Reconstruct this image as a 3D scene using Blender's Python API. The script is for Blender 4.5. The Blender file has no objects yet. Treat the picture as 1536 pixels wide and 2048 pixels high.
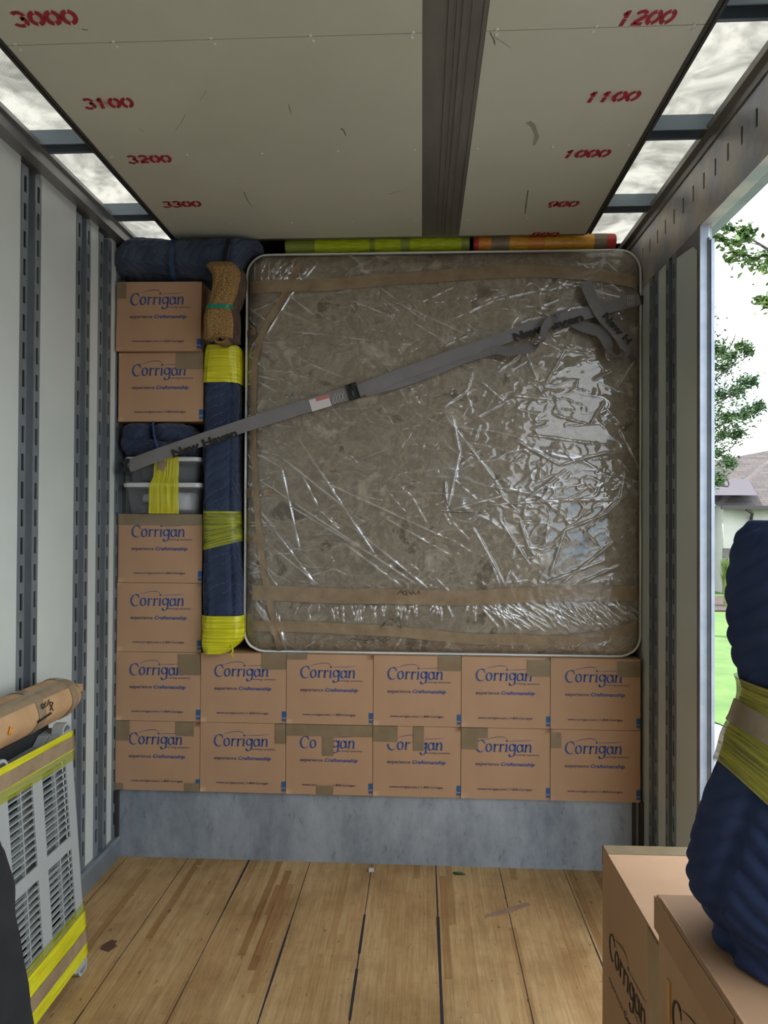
import bpy, bmesh, math, random
import numpy as np
from mathutils import Vector, Matrix, noise
random.seed(7)
PI = math.pi
scene = bpy.context.scene
COL = scene.collection

# ---------------------------------------------------------------- camera, world, sun, exposure
F_PX, CXP, CYP, ROLL = 1430.0, 768.0, 1024.0, 0.0045
CAM = Vector((0, 0, 1.64))
_d = Vector(((843 - CXP) / F_PX, -(1040 - CYP) / F_PX, -1)).normalized()
_u = Vector((math.sin(ROLL), math.cos(ROLL), 0)); _u = (_u - _d * _u.dot(_d)).normalized()
_x = _d.cross(_u)
RM = Matrix((_x, _d, _u))            # camera frame -> world
cam_data = bpy.data.cameras.new('camera'); cam = bpy.data.objects.new('camera', cam_data); COL.objects.link(cam)
cam.matrix_world = Matrix.Translation(CAM) @ RM.to_4x4()
cam_data.sensor_fit = 'VERTICAL'; cam_data.sensor_height = 36.0; cam_data.sensor_width = 27.0
cam_data.lens = F_PX / 2048 * 36.0
cam_data.clip_start = 0.02; cam_data.clip_end = 400
scene.camera = cam

def pw(px, py, X=None, Y=None, Z=None):
    """point of the world plane X=, Y= or Z= seen at pixel px, py of the 1536x2048 frame"""
    r = RM @ Vector(((px - CXP) / F_PX, -(py - CYP) / F_PX, -1))
    if X is not None: t = (X - CAM.x) / r.x
    elif Y is not None: t = (Y - CAM.y) / r.y
    else: t = (Z - CAM.z) / r.z
    return CAM + r * t

world = bpy.data.worlds.new('sky'); scene.world = world; world.use_nodes = True
wn = world.node_tree; wn.nodes.clear()
w_out = wn.nodes.new('ShaderNodeOutputWorld'); w_bg = wn.nodes.new('ShaderNodeBackground')
w_tc = wn.nodes.new('ShaderNodeTexCoord'); w_map = wn.nodes.new('ShaderNodeMapping')
w_map.inputs['Scale'].default_value = (1.0, 1.0, 2.6)
w_no = wn.nodes.new('ShaderNodeTexNoise'); w_no.inputs['Scale'].default_value = 3.2; w_no.inputs['Detail'].default_value = 6
w_cr = wn.nodes.new('ShaderNodeValToRGB')
w_cr.color_ramp.elements[0].position = 0.36; w_cr.color_ramp.elements[0].color = (0.50, 0.76, 1.0, 1)
w_cr.color_ramp.elements[1].position = 0.50; w_cr.color_ramp.elements[1].color = (0.93, 0.97, 1.0, 1)
wn.links.new(w_tc.outputs['Generated'], w_map.inputs[0]); wn.links.new(w_map.outputs[0], w_no.inputs['Vector'])
wn.links.new(w_no.outputs['Fac'], w_cr.inputs[0]); wn.links.new(w_cr.outputs[0], w_bg.inputs[0])
wn.links.new(w_bg.outputs[0], w_out.inputs[0]); w_bg.inputs[1].default_value = 3.3

sun_d = bpy.data.lights.new('sun', 'SUN'); sun_d.energy = 8.0; sun_d.angle = 0.02; sun_d.color = (1.0, 0.95, 0.86)
sun = bpy.data.objects.new('sun', sun_d); COL.objects.link(sun)
sun.rotation_euler = Vector((0.55, -0.35, -1.35)).to_track_quat('-Z', 'Y').to_euler()

scene.view_settings.view_transform = 'Standard'; scene.view_settings.look = 'None'
scene.view_settings.exposure = 0.42; scene.view_settings.gamma = 1.0; scene.view_settings.use_curve_mapping = False
cy = scene.cycles
cy.max_bounces = 12; cy.diffuse_bounces = 8; cy.glossy_bounces = 4; cy.transmission_bounces = 6; cy.transparent_max_bounces = 16
cy.caustics_reflective = False; cy.caustics_refractive = False; cy.sample_clamp_indirect = 12.0
try:
    cy.use_denoising = True
except Exception: pass

# ---------------------------------------------------------------- helpers
def props(o, label=None, cat=None, group=None, kind=None):
    if label: o['label'] = label
    if cat: o['category'] = cat
    if group: o['group'] = group
    if kind: o['kind'] = kind
    return o
def thing(name, label, cat, loc=(0, 0, 0), rz=0, group=None):
    o = bpy.data.objects.new(name, None); COL.objects.link(o); o.location = loc; o.rotation_euler = (0, 0, rz)
    o.empty_display_size = 0.05
    return props(o, label, cat, group)
def link(name, me, parent=None, kind=None, label=None):
    o = bpy.data.objects.new(name, me); COL.objects.link(o)
    if parent: o.parent = parent
    if kind: o['kind'] = kind
    if label: o['label'] = label
    return o
class MB:
    """collects geometry for one mesh object"""
    def __init__(s): s.v = []; s.f = []; s.m = []; s.uv = []; s.s = []
    def add(s, vs, fs, mi=0, uvs=None, smooth=False):
        b = len(s.v); s.v += [tuple(v) for v in vs]
        for k, f in enumerate(fs):
            s.f.append([b + i for i in f]); s.m.append(mi); s.s.append(smooth)
            s.uv.append([uvs[i] for i in f] if uvs else [(0, 0)] * len(f))
        return s
    def box(s, a, b, mi=0):
        x0, y0, z0 = [min(p, q) for p, q in zip(a, b)]; x1, y1, z1 = [max(p, q) for p, q in zip(a, b)]
        vs = [(x0,y0,z0),(x1,y0,z0),(x1,y1,z0),(x0,y1,z0),(x0,y0,z1),(x1,y0,z1),(x1,y1,z1),(x0,y1,z1)]
        return s.add(vs, [(0,3,2,1),(4,5,6,7),(0,1,5,4),(1,2,6,5),(2,3,7,6),(3,0,4,7)], mi)
    def prism(s, poly, h0, h1, axis='y', mi=0):
        """poly of 2-D points extruded along axis; y: (x,z)  x: (y,z)  z: (x,y)"""
        n = len(poly)
        def P(p, h): return {'y': (p[0], h, p[1]), 'x': (h, p[0], p[1]), 'z': (p[0], p[1], h)}[axis]
        vs = [P(p, h0) for p in poly] + [P(p, h1) for p in poly]
        fs = [tuple(range(n)), tuple(range(2*n-1, n-1, -1))] + [(i, n+i, n+(i+1) % n, (i+1) % n) for i in range(n)]
        return s.add(vs, fs, mi)
    def tube(s, pts, r, seg=8, mi=0, cap=True):
        pts = [Vector(p) for p in pts]; n = len(pts)
        rr = r if isinstance(r, (list, tuple)) else [r] * n
        vs = []; prev = None
        for i, p in enumerate(pts):
            t = (pts[min(i+1, n-1)] - pts[max(i-1, 0)]).normalized()
            if prev is None:
                a = Vector((0, 0, 1)) if abs(t.z) < .9 else Vector((1, 0, 0))
                nn = t.cross(a).normalized()
            else: nn = (prev - t * prev.dot(t)).normalized()
            prev = nn; bb = t.cross(nn)
            for k in range(seg):
                a = 2*PI*k/seg; vs.append(p + (nn*math.cos(a) + bb*math.sin(a)) * rr[i])
        fs = [(i*seg+k, i*seg+(k+1) % seg, (i+1)*seg+(k+1) % seg, (i+1)*seg+k) for i in range(n-1) for k in range(seg)]
        if cap: fs += [tuple(range(seg-1, -1, -1)), tuple((n-1)*seg+k for k in range(seg))]
        return s.add(vs, fs, mi, None, True)
    def grid(s, fn, nu, nv, mi=0, smooth=True, cu=False, cv=False, uvf=None):
        """fn(i/nu, j/nv) -> point; cu/cv close that direction (verts still duplicated for uv)"""
        vs = []; uvs = []
        for j in range(nv+1):
            for i in range(nu+1):
                u, v = i/nu, j/nv
                vs.append(fn(u, v)); uvs.append(uvf(u, v) if uvf else (u, v))
        fs = [(j*(nu+1)+i, j*(nu+1)+i+1, (j+1)*(nu+1)+i+1, (j+1)*(nu+1)+i) for j in range(nv) for i in range(nu)]
        return s.add(vs, fs, mi, uvs, smooth)
    def build(s, name, mats, parent=None, kind=None, label=None, bevel=0, weld=False, flip=False):
        me = bpy.data.meshes.new(name); me.from_pydata(s.v, [], s.f)
        for m in (mats if isinstance(mats, (list, tuple)) else [mats]): me.materials.append(m)
        me.polygons.foreach_set('material_index', s.m); me.polygons.foreach_set('use_smooth', s.s)
        uvl = me.uv_layers.new(name='UVMap'); flat = [c for f in s.uv for p in f for c in p]
        uvl.data.foreach_set('uv', flat)
        me.validate(); me.update()
        if weld:
            bm = bmesh.new(); bm.from_mesh(me); bmesh.ops.remove_doubles(bm, verts=bm.verts, dist=1e-5)
            bmesh.ops.recalc_face_normals(bm, faces=bm.faces); bm.to_mesh(me); bm.free()
        if flip: me.flip_normals()
        o = link(name, me, parent, kind, label)
        if bevel:
            b = o.modifiers.new('bevel', 'BEVEL'); b.width = bevel; b.segments = 2; b.limit_method = 'ANGLE'
        return o
def struct(name, mb, mats, label=None, **k): return mb.build(name, mats, None, 'structure', label, **k)
def nz(*p, s=1.0): return noise.noise(Vector([c * s for c in p] + [0] * (3 - len(p))))

def panel_with_holes(us, vs, holes, P, mb, mi=0, th=None):
    """flat sheet on breakpoints; holes = list of (u0,v0,u1,v1); P(u,v,h)->3-D point, th sheet thickness"""
    U = sorted(set([round(x, 5) for x in us] + [round(h[k], 5) for h in holes for k in (0, 2)]))
    V = sorted(set([round(x, 5) for x in vs] + [round(h[k], 5) for h in holes for k in (1, 3)]))
    def solid(i, j):
        if not (0 <= i < len(U)-1 and 0 <= j < len(V)-1): return False
        uc, vc = (U[i]+U[i+1])/2, (V[j]+V[j+1])/2
        return not any(h[0] < uc < h[2] and h[1] < vc < h[3] for h in holes)
    for i in range(len(U)-1):
        for j in range(len(V)-1):
            if not solid(i, j): continue
            q = [(U[i], V[j]), (U[i+1], V[j]), (U[i+1], V[j+1]), (U[i], V[j+1])]
            mb.add([P(a, b, 0) for a, b in q], [(0, 1, 2, 3)], mi)
            if th:
                mb.add([P(a, b, th) for a, b in q], [(3, 2, 1, 0)], mi)
                for (k, di, dj) in ((0, 0, -1), (1, 1, 0), (2, 0, 1), (3, -1, 0)):
                    if not solid(i+di, j+dj):
                        a, b = q[k], q[(k+1) % 4]
                        mb.add([P(*a, 0), P(*a, th), P(*b, th), P(*b, 0)], [(0, 1, 2, 3)], mi)
    return mb

# ---------------------------------------------------------------- materials
def new_mat(name):
    m = bpy.data.materials.new(name); m.use_nodes = True
    nt = m.node_tree; b = nt.nodes['Principled BSDF']; return m, nt, b
def N(nt, t, **k):
    n = nt.nodes.new('ShaderNode' + t)
    for a, v in k.items():
        if a.startswith('i_'):
            key = a[2:]; n.inputs[int(key) if key.isdigit() else key].default_value = v
        else: setattr(n, a, v)
    return n
def L(nt, a, b): nt.links.new(a, b)
def rgb(r, g, b): # sRGB 0-255 to linear
    f = lambda c: (c/255)/12.92 if c/255 <= .04045 else ((c/255+.055)/1.055)**2.4
    return (f(r), f(g), f(b), 1)
def simple(name, col, rough=.6, metal=0.0, spec=.5):
    m, nt, b = new_mat(name); b.inputs['Base Color'].default_value = col
    b.inputs['Roughness'].default_value = rough; b.inputs['Metallic'].default_value = metal
    b.inputs['Specular IOR Level'].default_value = spec
    return m
def mottled(name, c1, c2, scale=4, stretch=(1,1,1), rough=.6, metal=0.0, bump=0.0, bscale=60, detail=5, r0=.35, r1=.65, rough2=None, coord='Object', spec=.5):
    m, nt, b = new_mat(name)
    tc = N(nt, 'TexCoord'); mp = N(nt, 'Mapping'); mp.inputs['Scale'].default_value = stretch
    L(nt, tc.outputs[coord], mp.inputs[0])
    no = N(nt, 'TexNoise', i_Scale=scale, i_Detail=detail, i_Roughness=.6); L(nt, mp.outputs[0], no.inputs['Vector'])
    cr = N(nt, 'ValToRGB'); cr.color_ramp.elements[0].color = c1; cr.color_ramp.elements[1].color = c2
    cr.color_ramp.elements[0].position = r0; cr.color_ramp.elements[1].position = r1
    L(nt, no.outputs['Fac'], cr.inputs[0]); L(nt, cr.outputs[0], b.inputs['Base Color'])
    b.inputs['Roughness'].default_value = rough; b.inputs['Metallic'].default_value = metal; b.inputs['Specular IOR Level'].default_value = spec
    if rough2 is not None:
        mr = N(nt, 'MapRange', i_3=rough, i_4=rough2); L(nt, no.outputs['Fac'], mr.inputs[0]); L(nt, mr.outputs[0], b.inputs['Roughness'])
    if bump:
        n2 = N(nt, 'TexNoise', i_Scale=bscale, i_Detail=3); L(nt, mp.outputs[0], n2.inputs['Vector'])
        bp = N(nt, 'Bump', i_Strength=bump, i_Distance=.002); L(nt, n2.outputs['Fac'], bp.inputs['Height']); L(nt, bp.outputs[0], b.inputs['Normal'])
    m['nt'] = 1
    return m
M = {}
M['cardboard'] = mottled('cardboard', rgb(177,140,109), rgb(191,153,121), scale=2.2, stretch=(1,1,.5), rough=.78, bump=.25, bscale=25, spec=.3)
M['cardboard_dark'] = mottled('cardboard_edge', rgb(120,88,62), rgb(140,104,74), rough=.9)
M['kraft'] = mottled('kraft_paper', rgb(172,136,98), rgb(192,154,112), scale=9, rough=.7, bump=.6, bscale=14)
M['print_blue'] = simple('blue_ink', rgb(50,76,134), .75)
M['print_navy'] = simple('navy_ink', rgb(52,54,92), .75)
M['print_square'] = simple('blue_square_ink', rgb(45,90,140), .75)
M['print_black'] = simple('black_ink', rgb(36,32,30), .7)
M['marker'] = simple('marker_ink', rgb(22,20,20), .4)
M['tape'] = mottled('packing_tape', rgb(134,115,92), rgb(154,134,108), scale=14, rough=.2, bump=.9, bscale=34)
M['tape_clear'] = mottled('smoky_tape', rgb(128,112,88), rgb(142,124,98), scale=8, rough=.22, bump=.3, bscale=30)
M['white_panel'] = mottled('white_wall_panel', rgb(194,200,194), rgb(204,210,204), scale=1.6, rough=.34, bump=.12, bscale=5)
M['ceil_panel'] = mottled('ceiling_panel', rgb(190,190,172), rgb(199,199,181), scale=1.3, rough=.5)
M['galv'] = mottled('galvanized_steel', rgb(118,126,132), rgb(140,148,154), scale=7, rough=.42, metal=.4, stretch=(1,1,.4))
M['alu'] = mottled('aluminium', rgb(138,138,136), rgb(165,165,162), scale=5, rough=.38, metal=.75, stretch=(1,.25,1))
M['alu_dark'] = mottled('aluminium_beam', rgb(120,118,114), rgb(142,140,134), scale=6, rough=.42, metal=.6, stretch=(1,.25,1))
M['alu_bright'] = mottled('bright_jamb_aluminium', rgb(150,160,174), rgb(172,180,190), scale=9, rough=.45, metal=.3)
M['bow'] = simple('roof_bow', rgb(120,132,144), .5, .3)
M['rubber'] = simple('dark_gasket', rgb(52,50,46), .7)
M['slot_shade'] = simple('slot_shade_black', rgb(5,6,7), .9)  # near-black paint standing in for the shade inside slots
M['rivet'] = simple('white_rivet', rgb(205,205,195), .4)
M['red_paint'] = mottled('red_stencil_paint', rgb(140,20,36), rgb(168,34,50), scale=30, rough=.6)
M['scuff'] = simple('scuff_mark', rgb(120,108,90), .8)
M['stain'] = simple('adhesive_stain', rgb(158,152,134), .4)

# ceiling pink overspray round the stencils
def overspray():
    m, nt, b = new_mat('overspray'); b.inputs['Base Color'].default_value = rgb(190,60,76); b.inputs['Roughness'].default_value = .6
    tc = N(nt, 'TexCoord'); no = N(nt, 'TexNoise', i_Scale=60.0, i_Detail=4); L(nt, tc.outputs['Object'], no.inputs['Vector'])
    gr = N(nt, 'TexGradient', gradient_type='QUADRATIC_SPHERE')
    mp = N(nt, 'Mapping'); mp.inputs['Location'].default_value = (-1, -1, 0); mp.inputs['Scale'].default_value = (2, 2, 1)
    L(nt, tc.outputs['UV'], mp.inputs[0]); L(nt, mp.outputs[0], gr.inputs[0])
    mu = N(nt, 'Math', operation='MULTIPLY'); L(nt, gr.outputs['Fac'], mu.inputs[0]); L(nt, no.outputs['Fac'], mu.inputs[1])
    m2 = N(nt, 'Math', operation='MULTIPLY', i_1=0.7); L(nt, mu.outputs[0], m2.inputs[0]); L(nt, m2.outputs[0], b.inputs['Alpha'])
    return m
M['overspray'] = overspray()

def skylight_mat():
    m, nt, b = new_mat('fiberglass_skylight')
    tc = N(nt, 'TexCoord'); no = N(nt, 'TexNoise', i_Scale=5.0, i_Detail=8, i_Roughness=.7, i_Distortion=.6); L(nt, tc.outputs['Object'], no.inputs['Vector'])
    cr = N(nt, 'ValToRGB'); cr.color_ramp.elements[0].color = (.29,.29,.275,1); cr.color_ramp.elements[1].color = (.55,.54,.51,1)
    cr.color_ramp.elements[0].position = .35; cr.color_ramp.elements[1].position = .6
    L(nt, no.outputs['Fac'], cr.inputs[0])
    ck = N(nt, 'TexWave', i_Scale=55.0, i_Distortion=3.0, wave_type='BANDS', bands_direction='DIAGONAL'); L(nt, tc.outputs['Object'], ck.inputs['Vector'])
    mx = N(nt, 'MixRGB', blend_type='MULTIPLY', i_Fac=.14); L(nt, cr.outputs[0], mx.inputs[1]); L(nt, ck.outputs[0], mx.inputs[2])
    tr = N(nt, 'BsdfTranslucent'); L(nt, mx.outputs[0], tr.inputs[0])
    df = N(nt, 'BsdfDiffuse', i_Color=(.7,.68,.62,1)); ms = N(nt, 'MixShader', i_0=.72)
    L(nt, df.outputs[0], ms.inputs[1]); L(nt, tr.outputs[0], ms.inputs[2])
    L(nt, ms.outputs[0], nt.nodes['Material Output'].inputs[0]); return m
M['skylight'] = skylight_mat()

def floor_mat():
    m, nt, b = new_mat('laminated_wood_floor')
    tc = N(nt, 'TexCoord'); sx = N(nt, 'SeparateXYZ'); L(nt, tc.outputs['Object'], sx.inputs[0])
    def ma(op, a, b_=None, c=None):
        n = N(nt, 'Math', operation=op)
        for i, v in enumerate((a, b_, c)):
            if v is None: continue
            if hasattr(v, 'links'): L(nt, v, n.inputs[i])
            else: n.inputs[i].default_value = v
        return n.outputs[0]
    row = ma('FLOOR', ma('DIVIDE', sx.outputs[0], .0298)); frx = ma('FRACT', ma('DIVIDE', sx.outputs[0], .0298))
    wn1 = N(nt, 'TexWhiteNoise', noise_dimensions='1D'); L(nt, row, wn1.inputs['W'])
    yy = ma('DIVIDE', ma('ADD', sx.outputs[1], ma('MULTIPLY', wn1.outputs['Value'], 7.0)), .74)
    cell = ma('FLOOR', yy); fry = ma('FRACT', yy)
    cb = N(nt, 'CombineXYZ'); L(nt, row, cb.inputs[0]); L(nt, cell, cb.inputs[1])
    wn2 = N(nt, 'TexWhiteNoise', noise_dimensions='2D'); L(nt, cb.outputs[0], wn2.inputs['Vector'])
    br = N(nt, 'ValToRGB'); e = br.color_ramp.elements; e[0].color = rgb(156,116,72); e[0].position = 0.0; e[1].color = rgb(204,170,122); e[1].position = 1.0
    k = e.new(.06); k.color = rgb(190,152,104); k = e.new(.5); k.color = rgb(198,162,114)
    L(nt, wn2.outputs['Value'], br.inputs[0])
    ln = ma('MULTIPLY', ma('GREATER_THAN', frx, .035), ma('GREATER_THAN', fry, .002))
    lnm = N(nt, 'MixRGB', blend_type='MULTIPLY', i_Fac=.28); L(nt, br.outputs[0], lnm.inputs[1]); L(nt, ln, lnm.inputs[2]); br = lnm
    g = N(nt, 'Mapping'); g.inputs['Scale'].default_value = (60, 3, 1); L(nt, tc.outputs['Object'], g.inputs[0])
    gn = N(nt, 'TexNoise', i_Scale=1.6, i_Detail=8, i_Roughness=.75); L(nt, g.outputs[0], gn.inputs['Vector'])
    gc = N(nt, 'ValToRGB'); gc.color_ramp.elements[0].color = (.55,.5,.42,1); gc.color_ramp.elements[1].color = (1,1,1,1)
    gc.color_ramp.elements[0].position = .3; gc.color_ramp.elements[1].position = .6
    L(nt, gn.outputs['Fac'], gc.inputs[0])
    m1 = N(nt, 'MixRGB', blend_type='MULTIPLY', i_Fac=.75); L(nt, br.outputs[0], m1.inputs[1]); L(nt, gc.outputs[0], m1.inputs[2])
    d = N(nt, 'TexNoise', i_Scale=2.4, i_Detail=7, i_Roughness=.65); L(nt, tc.outputs['Object'], d.inputs['Vector'])
    dc = N(nt, 'ValToRGB'); dc.color_ramp.elements[0].color = (.66,.60,.54,1); dc.color_ramp.elements[1].color = (1,1,1,1)
    dc.color_ramp.elements[0].position = .36; dc.color_ramp.elements[1].position = .56; L(nt, d.outputs['Fac'], dc.inputs[0])
    m2 = N(nt, 'MixRGB', blend_type='MULTIPLY', i_Fac=.8); L(nt, m1.outputs[0], m2.inputs[1]); L(nt, dc.outputs[0], m2.inputs[2])
    # dark specks and short scratches
    sp = N(nt, 'Mapping'); sp.inputs['Scale'].default_value = (38, 16, 1); sp.inputs['Rotation'].default_value = (0, 0, .5); L(nt, tc.outputs['Object'], sp.inputs[0])
    sn = N(nt, 'TexNoise', i_Scale=1.4, i_Detail=2); L(nt, sp.outputs[0], sn.inputs['Vector'])
    sc_ = N(nt, 'ValToRGB'); sc_.color_ramp.elements[0].color = (.35,.3,.26,1); sc_.color_ramp.elements[1].color = (1,1,1,1)
    sc_.color_ramp.elements[0].position = .26; sc_.color_ramp.elements[1].position = .32; L(nt, sn.outputs['Fac'], sc_.inputs[0])
    m3 = N(nt, 'MixRGB', blend_type='MULTIPLY', i_Fac=.8); L(nt, m2.outputs[0], m3.inputs[1]); L(nt, sc_.outputs[0], m3.inputs[2])
    L(nt, m3.outputs[0], b.inputs['Base Color']); b.inputs['Roughness'].default_value = .62; b.inputs['Specular IOR Level'].default_value = .3
    bp = N(nt, 'Bump', i_Strength=.35, i_Distance=.002); L(nt, gn.outputs['Fac'], bp.inputs['Height']); L(nt, bp.outputs[0], b.inputs['Normal'])
    return m
M['floor'] = floor_mat()
M['plug'] = simple('floor_plug', rgb(176,146,100), .6)
M['seam'] = simple('floor_seam_dirt', rgb(44,40,44), .9)

def riser_mat():
    m, nt, b = new_mat('worn_grey_steel')
    tc = N(nt, 'TexCoord'); mp = N(nt, 'Mapping'); mp.inputs['Scale'].default_value = (1, 1, .45); L(nt, tc.outputs['Object'], mp.inputs[0])
    a = N(nt, 'TexNoise', i_Scale=3.0, i_Detail=9, i_Roughness=.7); L(nt, mp.outputs[0], a.inputs['Vector'])
    cr = N(nt, 'ValToRGB'); cr.color_ramp.elements[0].color = rgb(120,130,142); cr.color_ramp.elements[1].color = rgb(178,188,198)
    cr.color_ramp.elements[0].position = .34; cr.color_ramp.elements[1].position = .66; L(nt, a.outputs['Fac'], cr.inputs[0])
    s = N(nt, 'TexNoise', i_Scale=26.0, i_Detail=6, i_Roughness=.8); L(nt, mp.outputs[0], s.inputs['Vector'])
    sr = N(nt, 'ValToRGB'); sr.color_ramp.elements[0].color = (.45,.45,.46,1); sr.color_ramp.elements[1].color = (1,1,1,1)
    sr.color_ramp.elements[0].position = .32; sr.color_ramp.elements[1].position = .44; L(nt, s.outputs['Fac'], sr.inputs[0])
    mx = N(nt, 'MixRGB', blend_type='MULTIPLY', i_Fac=.7); L(nt, cr.outputs[0], mx.inputs[1]); L(nt, sr.outputs[0], mx.inputs[2])
    L(nt, mx.outputs[0], b.inputs['Base Color']); b.inputs['Metallic'].default_value = .25
    mr = N(nt, 'MapRange', i_3=.35, i_4=.7); L(nt, s.outputs['Fac'], mr.inputs[0]); L(nt, mr.outputs[0], b.inputs['Roughness'])
    return m
M['riser'] = riser_mat()

def blanket_mat(name, c, c2, stitch=rgb(150,160,175), pitch=.045, tri=.11, bump=.8):
    """quilted moving pad: pillowed zig-zag rows, pale stitching; UVs are metres"""
    m, nt, b = new_mat(name)
    uv = N(nt, 'TexCoord'); wob = N(nt, 'TexNoise', i_Scale=5.0, i_Detail=1); L(nt, uv.outputs['UV'], wob.inputs['Vector'])
    sx = N(nt, 'SeparateXYZ'); L(nt, uv.outputs['UV'], sx.inputs[0])
    pp = N(nt, 'Math', operation='PINGPONG', i_1=tri); L(nt, sx.outputs[0], pp.inputs[0])
    ad = N(nt, 'Math', operation='ADD'); L(nt, sx.outputs[1], ad.inputs[0]); L(nt, pp.outputs[0], ad.inputs[1])
    wm = N(nt, 'Math', operation='MULTIPLY_ADD', i_1=.02); L(nt, wob.outputs['Fac'], wm.inputs[0]); L(nt, ad.outputs[0], wm.inputs[2])
    dv = N(nt, 'Math', operation='MULTIPLY', i_1=PI/pitch); L(nt, wm.outputs[0], dv.inputs[0])
    sn = N(nt, 'Math', operation='SINE'); L(nt, dv.outputs[0], sn.inputs[0])
    ab = N(nt, 'Math', operation='ABSOLUTE'); L(nt, sn.outputs[0], ab.inputs[0])
    lt = N(nt, 'Math', operation='LESS_THAN', i_1=.07); L(nt, ab.outputs[0], lt.inputs[0])
    du = N(nt, 'Math', operation='PINGPONG', i_1=.005); L(nt, sx.outputs[0], du.inputs[0])
    dl = N(nt, 'Math', operation='LESS_THAN', i_1=.0032); L(nt, du.outputs[0], dl.inputs[0])
    n1 = N(nt, 'TexNoise', i_Scale=7.0, i_Detail=2); L(nt, uv.outputs['UV'], n1.inputs['Vector'])
    ng = N(nt, 'Math', operation='GREATER_THAN', i_1=.5); L(nt, n1.outputs['Fac'], ng.inputs[0])
    k1 = N(nt, 'Math', operation='MULTIPLY'); L(nt, lt.outputs[0], k1.inputs[0]); L(nt, dl.outputs[0], k1.inputs[1])
    k2 = N(nt, 'Math', operation='MULTIPLY'); L(nt, k1.outputs[0], k2.inputs[0]); L(nt, ng.outputs[0], k2.inputs[1])
    k3 = N(nt, 'Math', operation='MULTIPLY', i_1=.6); L(nt, k2.outputs[0], k3.inputs[0])
    n2 = N(nt, 'TexNoise', i_Scale=6.0, i_Detail=6); L(nt, uv.outputs['UV'], n2.inputs['Vector'])
    cr = N(nt, 'ValToRGB'); cr.color_ramp.elements[0].color = c; cr.color_ramp.elements[1].color = c2
    cr.color_ramp.elements[0].position = .35; cr.color_ramp.elements[1].position = .65; L(nt, n2.outputs['Fac'], cr.inputs[0])
    mx = N(nt, 'MixRGB'); L(nt, k3.outputs[0], mx.inputs[0]); L(nt, cr.outputs[0], mx.inputs[1]); mx.inputs[2].default_value = stitch
    L(nt, mx.outputs[0], b.inputs['Base Color']); b.inputs['Roughness'].default_value = .85
    b.inputs['Sheen Weight'].default_value = .15; b.inputs['Specular IOR Level'].default_value = .15
    pw_ = N(nt, 'Math', operation='POWER', i_1=.5); L(nt, ab.outputs[0], pw_.inputs[0])
    bp = N(nt, 'Bump', i_Strength=bump, i_Distance=.006); L(nt, pw_.outputs[0], bp.inputs['Height']); L(nt, bp.outputs[0], b.inputs['Normal'])
    return m
M['blanket'] = blanket_mat('navy_moving_pad', rgb(42,52,74), rgb(56,67,92))
M['blanket_grey'] = blanket_mat('grey_blue_moving_pad', rgb(54,64,82), rgb(72,82,102))
M['blanket_deep'] = blanket_mat('deep_navy_moving_pad', rgb(38,48,82), rgb(50,62,100), pitch=.055, tri=.16, bump=.6)
M['blanket_plain'] = mottled('deep_navy_quilting', rgb(44,55,88), rgb(58,70,104), scale=5, rough=.85, bump=.5, bscale=120, spec=.15)
M['band_blue'] = simple('blue_elastic_band', rgb(30,60,96), .6)

def wrap_mat(name, c1, c2, alpha, stretch=(90,3,1), rough=.22, bump=.6):
    """stretch film: streaky, glossy, partly see-through; streaks run across UV x"""
    m, nt, b = new_mat(name)
    tc = N(nt, 'TexCoord'); mp = N(nt, 'Mapping'); mp.inputs['Scale'].default_value = stretch; L(nt, tc.outputs['UV'], mp.inputs[0])
    no = N(nt, 'TexNoise', i_Scale=1.5, i_Detail=6, i_Roughness=.7); L(nt, mp.outputs[0], no.inputs['Vector'])
    cr = N(nt, 'ValToRGB'); cr.color_ramp.elements[0].color = c1; cr.color_ramp.elements[1].color = c2
    cr.color_ramp.elements[0].position = .36; cr.color_ramp.elements[1].position = .62
    L(nt, no.outputs['Fac'], cr.inputs[0]); L(nt, cr.outputs[0], b.inputs['Base Color'])
    b.inputs['Roughness'].default_value = rough
    mr = N(nt, 'MapRange', i_1=.35, i_2=.65, i_3=alpha[0], i_4=alpha[1]); L(nt, no.outputs['Fac'], mr.inputs[0]); L(nt, mr.outputs[0], b.inputs['Alpha'])
    bp = N(nt, 'Bump', i_Strength=bump, i_Distance=.003); L(nt, no.outputs['Fac'], bp.inputs['Height']); L(nt, bp.outputs[0], b.inputs['Normal'])
    return m
M['yellow'] = wrap_mat('yellow_stretch_wrap', rgb(188,184,10), rgb(232,226,50), (.92, 1.0), (3, 70, 1))
M['yellow_v'] = wrap_mat('yellow_stretch_wrap_vertical', rgb(190,182,10), rgb(240,232,60), (.55, 1.0), (60, 2, 1))
M['yellow_thin'] = wrap_mat('thin_yellow_stretch_wrap', rgb(150,160,40), rgb(190,190,50), (.38, .8), (3, 60, 1))
M['wrap_green'] = wrap_mat('yellow_green_wrap', rgb(150,168,24), rgb(196,206,40), (1, 1), (9, 60, 1), .18)
M['wrap_orange'] = wrap_mat('orange_wrap', rgb(220,140,30), rgb(238,186,60), (1, 1), (9, 60, 1), .18)
M['red_paper'] = mottled('red_wrapping', rgb(190,50,50), rgb(206,66,60), rough=.35)
M['burlap'] = None
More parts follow.
